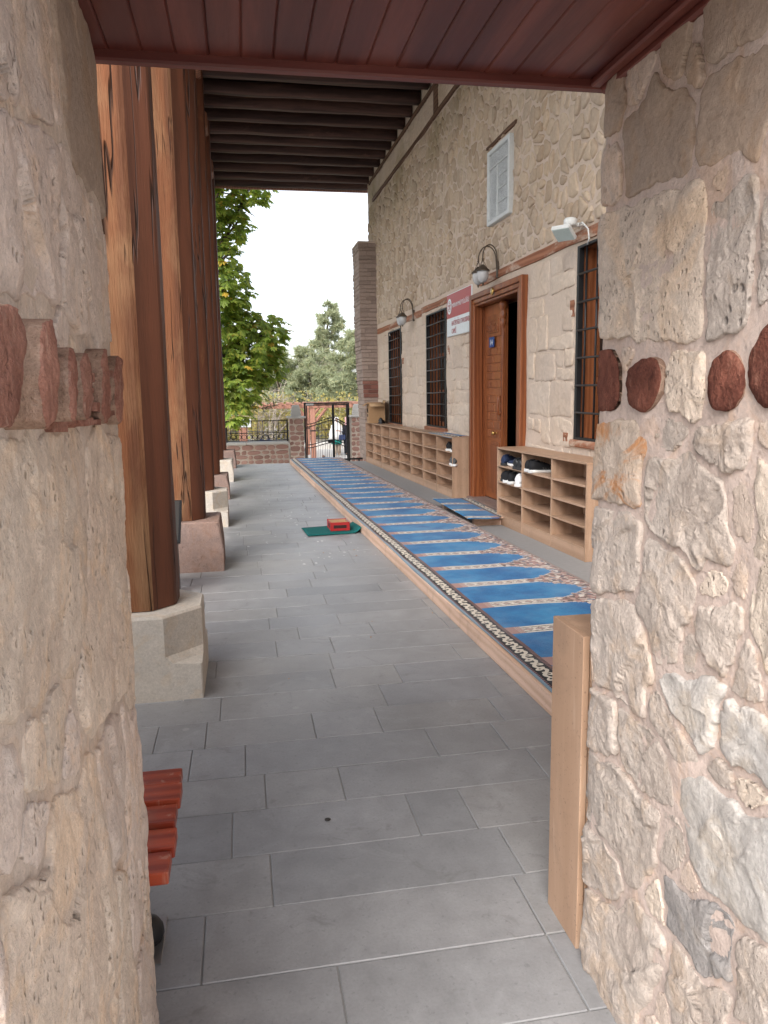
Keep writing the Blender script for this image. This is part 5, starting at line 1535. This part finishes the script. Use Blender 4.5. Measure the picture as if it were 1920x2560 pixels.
for k in range(9):
    t = k/8*2-1; r = max(.02, (1-abs(t)**2.6))
    rs.append([(.70+t*.27, 25.0+.11*math.cos(2*PI*j/10)*r, -.08+(.17*math.sin(2*PI*j/10)*r)*(1-.25*math.cos(t*PI*1.5))) for j in range(10)])
MB().loft(rs, True, True).build('body', M['bag_navy'], bg_)
MB().tube([(.55,25,.02),(.60,25.0,.16),(.70,25,.20),(.80,25.0,.15),(.85,25,.02)], .012, 6).build('strap', M['bag_navy'], bg_)
MB().bevbox((-1.2,24.8,GZ),(2.0,25.3,-.245), .02).build('ledge', M['cap_stone'], None)
lo_ = bpy.data.objects['ledge']; lo_.name = 'stone_ledge'; tag(lo_, 'pale stone ledge behind the garden fence', 'ledge')

# ------------------------------------------------------------------ people beyond the gate
def skin_body(name, joints, edges, mat, parent, sub=2):
    me = bpy.data.meshes.new(name); me.from_pydata([j[0] for j in joints], edges, [])
    me.materials.append(mat); o = link_mesh(name, me, None, parent)
    md = o.modifiers.new('skin', 'SKIN'); md.use_smooth_shade = True
    sv = me.skin_vertices[0].data if me.skin_vertices else None
    if sv is None:
        bm = bmesh.new(); bm.from_mesh(me); bm.verts.layers.skin.verify(); bm.to_mesh(me); bm.free(); sv = me.skin_vertices[0].data
    for k, (p, r) in enumerate(joints): sv[k].radius = (r, r) if not hasattr(r, '__len__') else r
    sv[0].use_root = True
    s = o.modifiers.new('sub', 'SUBSURF'); s.levels = sub; s.render_levels = sub
    return o
def person(label, loc, rz, arms, scarf, extra):
    t = thing('person', label, 'person', loc, rz)
    # local: faces -y, height about 1.55
    J = [((0,0,.80),.125),((0,0,.98),.105),((0,-.005,1.18),.125),((0,0,1.28),.075),((0,-.005,1.345),.042),((0,-.015,1.42),.075),((0,-.015,1.50),.070),
         ((.085,0,.76),.080),((.09,-.01,.44),.055),((.09,.01,.09),.036),((.095,-.09,.035),.032),
         ((-.085,0,.76),.080),((-.09,-.03,.44),.055),((-.09,.0,.09),.036),((-.095,-.10,.035),.032)]
    E = [(0,1),(1,2),(2,3),(3,4),(4,5),(5,6),(0,7),(7,8),(8,9),(9,10),(0,11),(11,12),(12,13),(13,14)]
    for s, (sh, el, wr, hd) in zip((1,-1), arms):
        b = len(J); J += [(sh,.050),(el,.038),(wr,.026),(hd,.028)]; E += [(2,b),(b,b+1),(b+1,b+2),(b+2,b+3)]
    o = skin_body('body', J, E, M['skin'], t)
    # face: nose, brow line, mouth
    MB().lathe([(.001,.02),(.011,.0),(.014,-.012),(.004,-.018)], 8, (0,-.088,1.455)).build('nose', M['skin'], t, world=False)
    for s in (-1,1): MB().lathe([(.001,-.004),(.010,-.002),(.010,.002),(.001,.004)], 8, (s*.030,-.080,1.475), ax=1).build('eye', M['hair_dark'], t, world=False)
    MB().bevbox((-.022,-.086,1.418),(.022,-.080,1.424), .002).build('mouth', M['cloth_pink'], t, world=False)
    # fingers
    for (sh, el, wr, hd) in arms:
        d = (Vector(hd)-Vector(wr)).normalized()
        for k in range(4):
            p = Vector(hd)+Vector((.010*(k-1.5),0,.0)); MB().tube([p, p+d*.03+Vector((0,-.006,-.008)), p+d*(.050-.006*abs(k-1.2))+Vector((0,-.016,-.012))], [.008,.0075,.006], 6).build('finger', M['skin'], t, world=False)
        p = Vector(hd); MB().tube([p-d*.02, p+Vector((.02,-.015,0)), p+Vector((.026,-.03,-.006))], [.009,.008,.006], 6).build('thumb', M['skin'], t, world=False)
    # headscarf: hood open at the face, falling on the shoulders
    def ell(z, rx, ry, cy, open_=0, n=20):
        a0 = -PI/2+open_; return [(rx*math.cos(a0+(2*PI-2*open_)*k/(n-1)), cy+ry*math.sin(a0+(2*PI-2*open_)*k/(n-1)), z) for k in range(n)]
    rs = [ell(1.575,.03,.03,-.0), ell(1.565,.075,.075,-.005), ell(1.535,.098,.10,-.01,.25), ell(1.49,.106,.108,-.01,.62), ell(1.44,.104,.106,-.01,.60), ell(1.40,.095,.098,-.01,.35), ell(1.36,.085,.088,-.005,.05), ell(1.31,.125,.10,-.005,.02), ell(1.24,.16,.125,-.005,.02)]
    h = MB().loft(rs, False, True, False).build('headscarf', M[scarf], t, world=False); md = h.modifiers.new('t','SOLIDIFY'); md.thickness = .008
    extra(t)
    return t
def cloth(t, nm, mat, rings, n=24):
    rs = []
    for (z, rx, ry, cx, cy) in rings:
        rs.append([(cx+rx*math.cos(2*PI*k/n)*(1+.05*math.sin(5*k+z*9)), cy+ry*math.sin(2*PI*k/n)*(1+.05*math.cos(4*k+z*7)), z) for k in range(n)])
    o = MB().loft(rs, False, True).build(nm, M[mat], t, world=False); md = o.modifiers.new('t','SOLIDIFY'); md.thickness = .01; return o
def sleeve(t, mat, a, b, c, r=(.065,.058,.048)): return MB().tube([a, b, c], r, 10).build('sleeve', M[mat], t, world=False)
def ex1(t):
    cloth(t, 'poncho', 'cloth_white', [(1.33,.07,.07,0,0),(1.28,.15,.11,0,0),(1.18,.20,.155,0,0),(1.0,.255,.19,-.02,-.02),(.80,.30,.20,-.03,-.01),(.66,.31,.20,-.04,0)])
    cloth(t, 'skirt', 'cloth_teal', [(.90,.17,.14,0,0),(.66,.20,.17,0,0),(.46,.21,.18,0,0)])
    for s in (-1,1): cloth(t, 'trouser_leg', 'cloth_beige', [(.50,.085,.085,s*.09,-.01),(.28,.075,.075,s*.09,0),(.07,.07,.075,s*.09,0)], 14)
    sleeve(t, 'cloth_white', (.16,0,1.24), (.23,-.05,1.0), (.12,-.17,.98)); sleeve(t, 'cloth_white', (-.16,0,1.24), (-.22,-.06,1.0), (-.10,-.18,1.0))
    for s in (-1,1): MB().loft([[(s*.092+.042*math.cos(2*PI*k/10)*w, -.045+y+0*k, .03+.032*math.sin(2*PI*k/10)*w) for k in range(10)] for y, w in ((-.105,.5),(-.07,.95),(0,1),(.06,1.0),(.09,.6))], True, True).build('shoe', M['cloth_beige'], t, world=False)
A1 = [((.155,0,1.245),(.22,-.05,1.0),(.10,-.19,1.0),(.04,-.215,1.03)), ((-.155,0,1.245),(-.21,-.06,1.0),(-.09,-.19,1.01),(-.02,-.215,1.035))]
person('person in white poncho, white headscarf and teal skirt looking down outside the gate', (3.83,31.9,GZ), .15, A1, 'cloth_white', ex1)
def ex2(t):
    cloth(t, 'tunic', 'cloth_dark', [(1.33,.06,.06,0,0),(1.28,.15,.10,0,0),(1.18,.185,.13,0,0),(1.0,.17,.135,0,0),(.80,.19,.15,0,0),(.68,.195,.155,0,0)])
    for s in (-1,1): cloth(t, 'trouser_leg', 'cloth_dark', [(.80,.105,.105,s*.085,0),(.45,.075,.08,s*.09,-.02),(.07,.06,.065,s*.09,0)], 14)
    sleeve(t, 'cloth_dark', (.16,0,1.24), (.205,-.03,1.02), (.20,-.12,.86)); sleeve(t, 'cloth_dark', (-.16,0,1.24), (-.21,-.01,1.02), (-.215,-.05,.83))
    cloth(t, 'scarf_end', 'cloth_pink', [(1.30,.06,.035,.03,-.12),(1.15,.05,.03,.04,-.145),(.98,.045,.025,.045,-.15)], 12)
    for s in (-1,1): MB().loft([[(s*.092+.044*math.cos(2*PI*k/10)*w, -.045+y+0*k, .034+.034*math.sin(2*PI*k/10)*w) for k in range(10)] for y, w in ((-.115,.5),(-.07,.95),(0,1),(.06,1.0),(.09,.6))], True, True).build('shoe', M['black_leather'], t, world=False)
A2 = [((.155,0,1.245),(.205,-.03,1.02),(.195,-.13,.85),(.19,-.15,.80)), ((-.155,0,1.245),(-.21,-.01,1.02),(-.215,-.05,.83),(-.215,-.065,.77))]
person('person with pink headscarf in dark clothes beside the right gate post', (4.30,31.95,GZ), .5, A2, 'cloth_pink', ex2)
hb = thing('handbag', 'navy handbag held between the two people outside the gate', 'bag', (4.04,31.72,-.42))
MB().bevbox((3.90,31.66,-.42),(4.17,31.80,-.20), .03).build('body', M['bag_navy'], hb)
MB().tube([(3.95,31.73,-.20),(3.97,31.73,-.08),(4.03,31.73,-.05),(4.10,31.73,-.08),(4.12,31.73,-.20)], .012, 6).build('strap', M['bag_navy'], hb)

# ------------------------------------------------------------------ trees
def branch(mb, p, d, L, r, n, rnd, bend=.25, grav=0):
    pts = [Vector(p)]; d = Vector(d).normalized()
    for k in range(n):
        d = (d+Vector((rnd.uniform(-bend,bend),rnd.uniform(-bend,bend),rnd.uniform(-bend,bend)+grav))).normalized(); pts.append(pts[-1]+d*L/n)
    mb.tube(pts, [r*(1-.75*k/n) for k in range(n+1)], 6); return pts
def chestnut(name, label, base, blobs, seed, nleaf, lim):
    rnd = random.Random(seed); t = thing(name, label, 'tree', base)
    b = Vector(base); tk = MB(); top = b+Vector((.2,.1,3.2))
    tk.tube([b, b+Vector((.05,0,1)), b+Vector((.1,.1,2.2)), top], [.24,.19,.17,.14], 10)
    tips = []
    for (c, r) in blobs:
        c = Vector(c); st = b+Vector((.1,.1,rnd.uniform(1.8,3.2))); mid = (st+c)/2+Vector((0,0,.25))
        tk.tube([st, mid, c, c+(c-st).normalized()*r*.6], [.075,.05,.03,.012], 6)
        for q in range(7):
            d = Vector((rnd.gauss(0,1),rnd.gauss(0,1),rnd.gauss(0,.8))).normalized()
            branch(tk, mid.lerp(c, rnd.uniform(.3,1)), d, r*.95, .02, 4, rnd, .3, -.02)
    tk.build('trunk', M['branch_wood'], t)
    lv = MB(); yl = MB()
    tot = sum(r**2 for _, r in blobs)
    for (c, r) in blobs:
        c = Vector(c)
        for q in range(int(nleaf*r*r/tot)):
            d = Vector((rnd.gauss(0,1),rnd.gauss(0,1),rnd.gauss(0,1))).normalized()
            s = rnd.uniform(.35,1)**.45*(1+.22*noise.noise(d*2.3+c))
            p = c+d*r*s
            if lim and not lim(p): continue
            # palmate leaf: leaflets fan from the stalk, drooping
            out = Vector((d.x, d.y, 0)); out = out.normalized() if out.length > .1 else Vector((1,0,0))
            out = (out+Vector((rnd.gauss(0,.4),rnd.gauss(0,.4),0))).normalized(); side = Vector((-out.y, out.x, 0)); up = Vector((0,0,1))
            tilt = rnd.uniform(-.1,1.1); fwd = out*math.cos(tilt)-up*math.sin(tilt); nrm = up*math.cos(tilt)+out*math.sin(tilt)
            S = rnd.uniform(.15,.24); m = yl if rnd.random() < .035 else lv
            for a in (-1.25,-.62,0,.62,1.25):
                l = S*(1-.22*abs(a)); dr = fwd*math.cos(a)+side*math.sin(a); dr = (dr-up*.22).normalized(); sd = dr.cross(nrm).normalized()*l*.19
                q0, q1, q2 = p, p+dr*l*.62, p+dr*l
                b0 = len(m.v); m.v += [q0, q1+sd-up*l*.03, q2-up*l*.08, q1-sd-up*l*.03, q1+nrm*l*.03]
                m.f += [[b0,b0+1,b0+4],[b0+1,b0+2,b0+4],[b0+2,b0+3,b0+4],[b0+3,b0,b0+4]]; m.sm += [False]*4; m.mi += [0]*4
    cr_ = lv.build('crown', M['chestnut_leaf'], t); yl.build('yellowing_leaves', M['yellow_leaf'], cr_)
    return t
B = [((-.9,19.6,3.2),1.25),((.15,19.8,2.6),.95),((.62,19.9,2.95),.62),((-.3,19.3,4.0),.75),((-.1,19.7,1.75),.78),((-.15,19.4,1.12),.42),((.75,20.0,2.2),.42),((-.9,19.5,1.9),.9),((-1.9,19.6,2.6),1.1),
     ((-.3,19.6,6.3),.70),((.45,19.8,6.5),.55),((-.7,19.6,5.4),.70),((.05,19.7,5.55),.42),((-1.4,19.7,4.4),.9),((-2.0,20,5.8),1.3),((-3.2,20,4.2),1.5),((-3.3,20.2,6.4),1.4),((-1.0,20,7.4),1.2),((-.2,19.2,4.75),.33)]
chestnut('chestnut_tree', 'leafy green chestnut tree with drooping leaves behind the columns', (-2.6,19.9,GZ), B, 3, 8500, None)
def pine(name, label, base, H, spread, nb, mat, seed, dens=1, z0=.25, ln=.16, th=.0045):
    rnd = random.Random(seed); t = thing(name, label, 'tree', base); b = Vector(base); tk = MB()
    tk.tube([b+Vector((.1*math.sin(k*1.3+seed),.08*math.cos(k),H*k/6)) for k in range(7)], [H*.02*(1-.13*k) for k in range(7)], 8)
    nd = MB()
    for k in range(nb):
        f = z0+(1-z0)*(k+rnd.random())/nb; z = H*f; L = spread*(1-f)**.7*rnd.uniform(.6,1.15)+.25; az = rnd.uniform(0,2*PI)
        pts = branch(tk, b+Vector((0,0,z)), (math.cos(az),math.sin(az),rnd.uniform(-.15,.35)), L, .012*H*.35*(1-f)+.012, 5, rnd, .16, .02)
        for j in range(int(12*dens*L)+4):
            s = rnd.uniform(.25,1); i = min(4, int(s*5)); p = pts[i].lerp(pts[i+1], s*5-i)
            d0 = (pts[i+1]-pts[i]).normalized(); tw = (d0+Vector((rnd.gauss(0,.8),rnd.gauss(0,.8),rnd.gauss(.25,.5)))).normalized(); e = p+tw*rnd.uniform(.15,.45)*min(1, spread/2)
            for q in range(int(9*dens)):
                m = p.lerp(e, rnd.uniform(.3,1)); dd = (tw*.6+Vector((rnd.gauss(0,1),rnd.gauss(0,1),rnd.gauss(0,1))).normalized()).normalized()*ln*rnd.uniform(.7,1.3)
                sd = dd.cross(Vector((rnd.gauss(0,1),rnd.gauss(0,1),rnd.gauss(0,1)))).normalized()*th*2
                nd.v += [m-sd, m+sd, m+dd]; b0 = len(nd.v)-3; nd.f.append([b0,b0+1,b0+2]); nd.sm.append(False); nd.mi.append(0)
    tk.build('trunk', M['branch_wood'], t); nd.build('crown', M[mat], t); return t
pine('pine_tree', 'dark pine with long needles reaching across behind the chestnut', (-2.2,23.2,GZ), 7.0, 4.4, 34, 'pine_needle', 11, 1.3, .30, .17, .006)
pine('pine_tree', 'tall slim pine rising above the far trees', (5.9,52,GZ), 8.3, 2.7, 52, 'pale_pine', 5, 2.0, .15, .30, .016)
pine('pine_tree', 'smaller pine beside the brick pier in the distance', (9.0,56,GZ), 7.6, 2.2, 44, 'pale_pine', 8, 1.8, .15, .30, .016)
pine('pine_tree', 'broad pale pine filling the view behind the pergola', (6.6,44,GZ), 5.9, 3.6, 60, 'pale_pine', 14, 2.2, .08, .28, .014)
pine('pine_tree', 'feathery pale pine between the chestnut and the tall pine', (4.0,46,GZ), 5.2, 2.5, 40, 'pale_pine', 23, 2.0, .10, .28, .014)
pine('pine_tree', 'low pale pine behind the left end of the pergola', (2.2,47,GZ), 4.9, 3.2, 46, 'pale_pine', 17, 1.8, .08, .28, .014)
def shrub(name, label, base, H, R, nl, mat, seed, leaves=True, ls=.10, cat='shrub'):
    rnd = random.Random(seed); t = thing(name, label, cat, base); b = Vector(base); tk = MB(); tips = []
    for k in range(9):
        az = rnd.uniform(0,2*PI); sp = rnd.uniform(.1,.7)
        pts = branch(tk, b+Vector((rnd.uniform(-.2,.2),rnd.uniform(-.2,.2),0)), (math.cos(az)*sp,math.sin(az)*sp,1), H*rnd.uniform(.6,1), .035, 6, rnd, .18)
        tips += pts[2:]
        for q in range(9):
            i = rnd.randrange(1,6); d = Vector((rnd.gauss(0,1),rnd.gauss(0,1),rnd.uniform(-.1,1.2)))
            p2 = branch(tk, pts[i], d, H*.28*rnd.uniform(.5,1.2), .011, 4, rnd, .3); tips += p2[1:]
            for w in range(2): branch(tk, p2[rnd.randrange(1,4)], Vector((rnd.gauss(0,1),rnd.gauss(0,1),rnd.uniform(-.1,1.2))), H*.15, .006, 3, rnd, .3)
    tk.build('branches', M['bare_wood'], t)
    if leaves:
        lv = MB()
        for q in range(nl):
            p = rnd.choice(tips)+Vector((rnd.gauss(0,R*.10),rnd.gauss(0,R*.10),rnd.gauss(0,R*.10)))
            d = Vector((rnd.gauss(0,1),rnd.gauss(0,1),rnd.gauss(0,1))).normalized()*ls*rnd.uniform(.6,1.3); s = d.cross(Vector((rnd.gauss(0,1),rnd.gauss(0,1),rnd.gauss(0,1)))).normalized()*ls*.45
            b0 = len(lv.v); lv.v += [p, p+d*.5+s, p+d, p+d*.5-s]; lv.f.append([b0,b0+1,b0+2,b0+3]); lv.sm.append(False); lv.mi.append(0)
        lv.build('foliage', M[mat], t)
    return t
shrub('bare_tree', 'leafless grey tree standing between the chestnut and the pines', (3.5,48,GZ), 7.0, 3, 0, 'shrub_leaf', 31, False, cat='tree')
shrub('bare_tree', 'leafless grey tree behind the iron fence', (1.2,38.5,GZ), 3.6, 2, 0, 'shrub_leaf', 32, False, cat='tree')
SH = [((-.6,38,GZ),2.6,'yellow green bush behind the far left of the fence'),((2.4,39.5,GZ),3.0,'yellow green bush behind the pergola post'),((4.6,38.6,GZ),2.7,'yellow green bush behind the people'),((6.8,40,GZ),3.6,'yellowing bush behind the right gate pier'),
      ((.8,42,GZ),3.4,'tall loose bush behind the left gate pier'),((-3,40,GZ),3.2,'bush beyond the fence behind the chestnut'),((9.2,44,GZ),5.2,'tall yellowing shrub next to the brick pier')]
for i, (p, H, lab) in enumerate(SH): shrub('bush', lab, p, H, 1.6, 1800, 'shrub_leaf', 50+i, True, .13)
# far wood closing the view
mb = MB(); rnd = random.Random(99)
for q in range(16000):
    x = rnd.uniform(-30,45); y = rnd.uniform(60,75); hmax = 3.2+1.6*noise.noise(Vector((x*.25,0,4)))+.8*noise.noise(Vector((x*.9,2,4)))
    z = GZ+rnd.random()**.8*hmax
    d = Vector((rnd.gauss(0,1),rnd.gauss(0,1),rnd.gauss(0,1))).normalized()*.34; s = d.cross(Vector((rnd.gauss(0,1),rnd.gauss(0,1),rnd.gauss(0,1)))).normalized()*.16
    p = Vector((x,y,z)); b0 = len(mb.v); mb.v += [p, p+d*.5+s, p+d, p+d*.5-s]; mb.f.append([b0,b0+1,b0+2,b0+3]); mb.sm.append(False); mb.mi.append(0)
wd = mb.build('far_wood', M['pale_pine']); tag(wd, 'hazy green far woodland beyond the park', 'wood', kind='stuff')
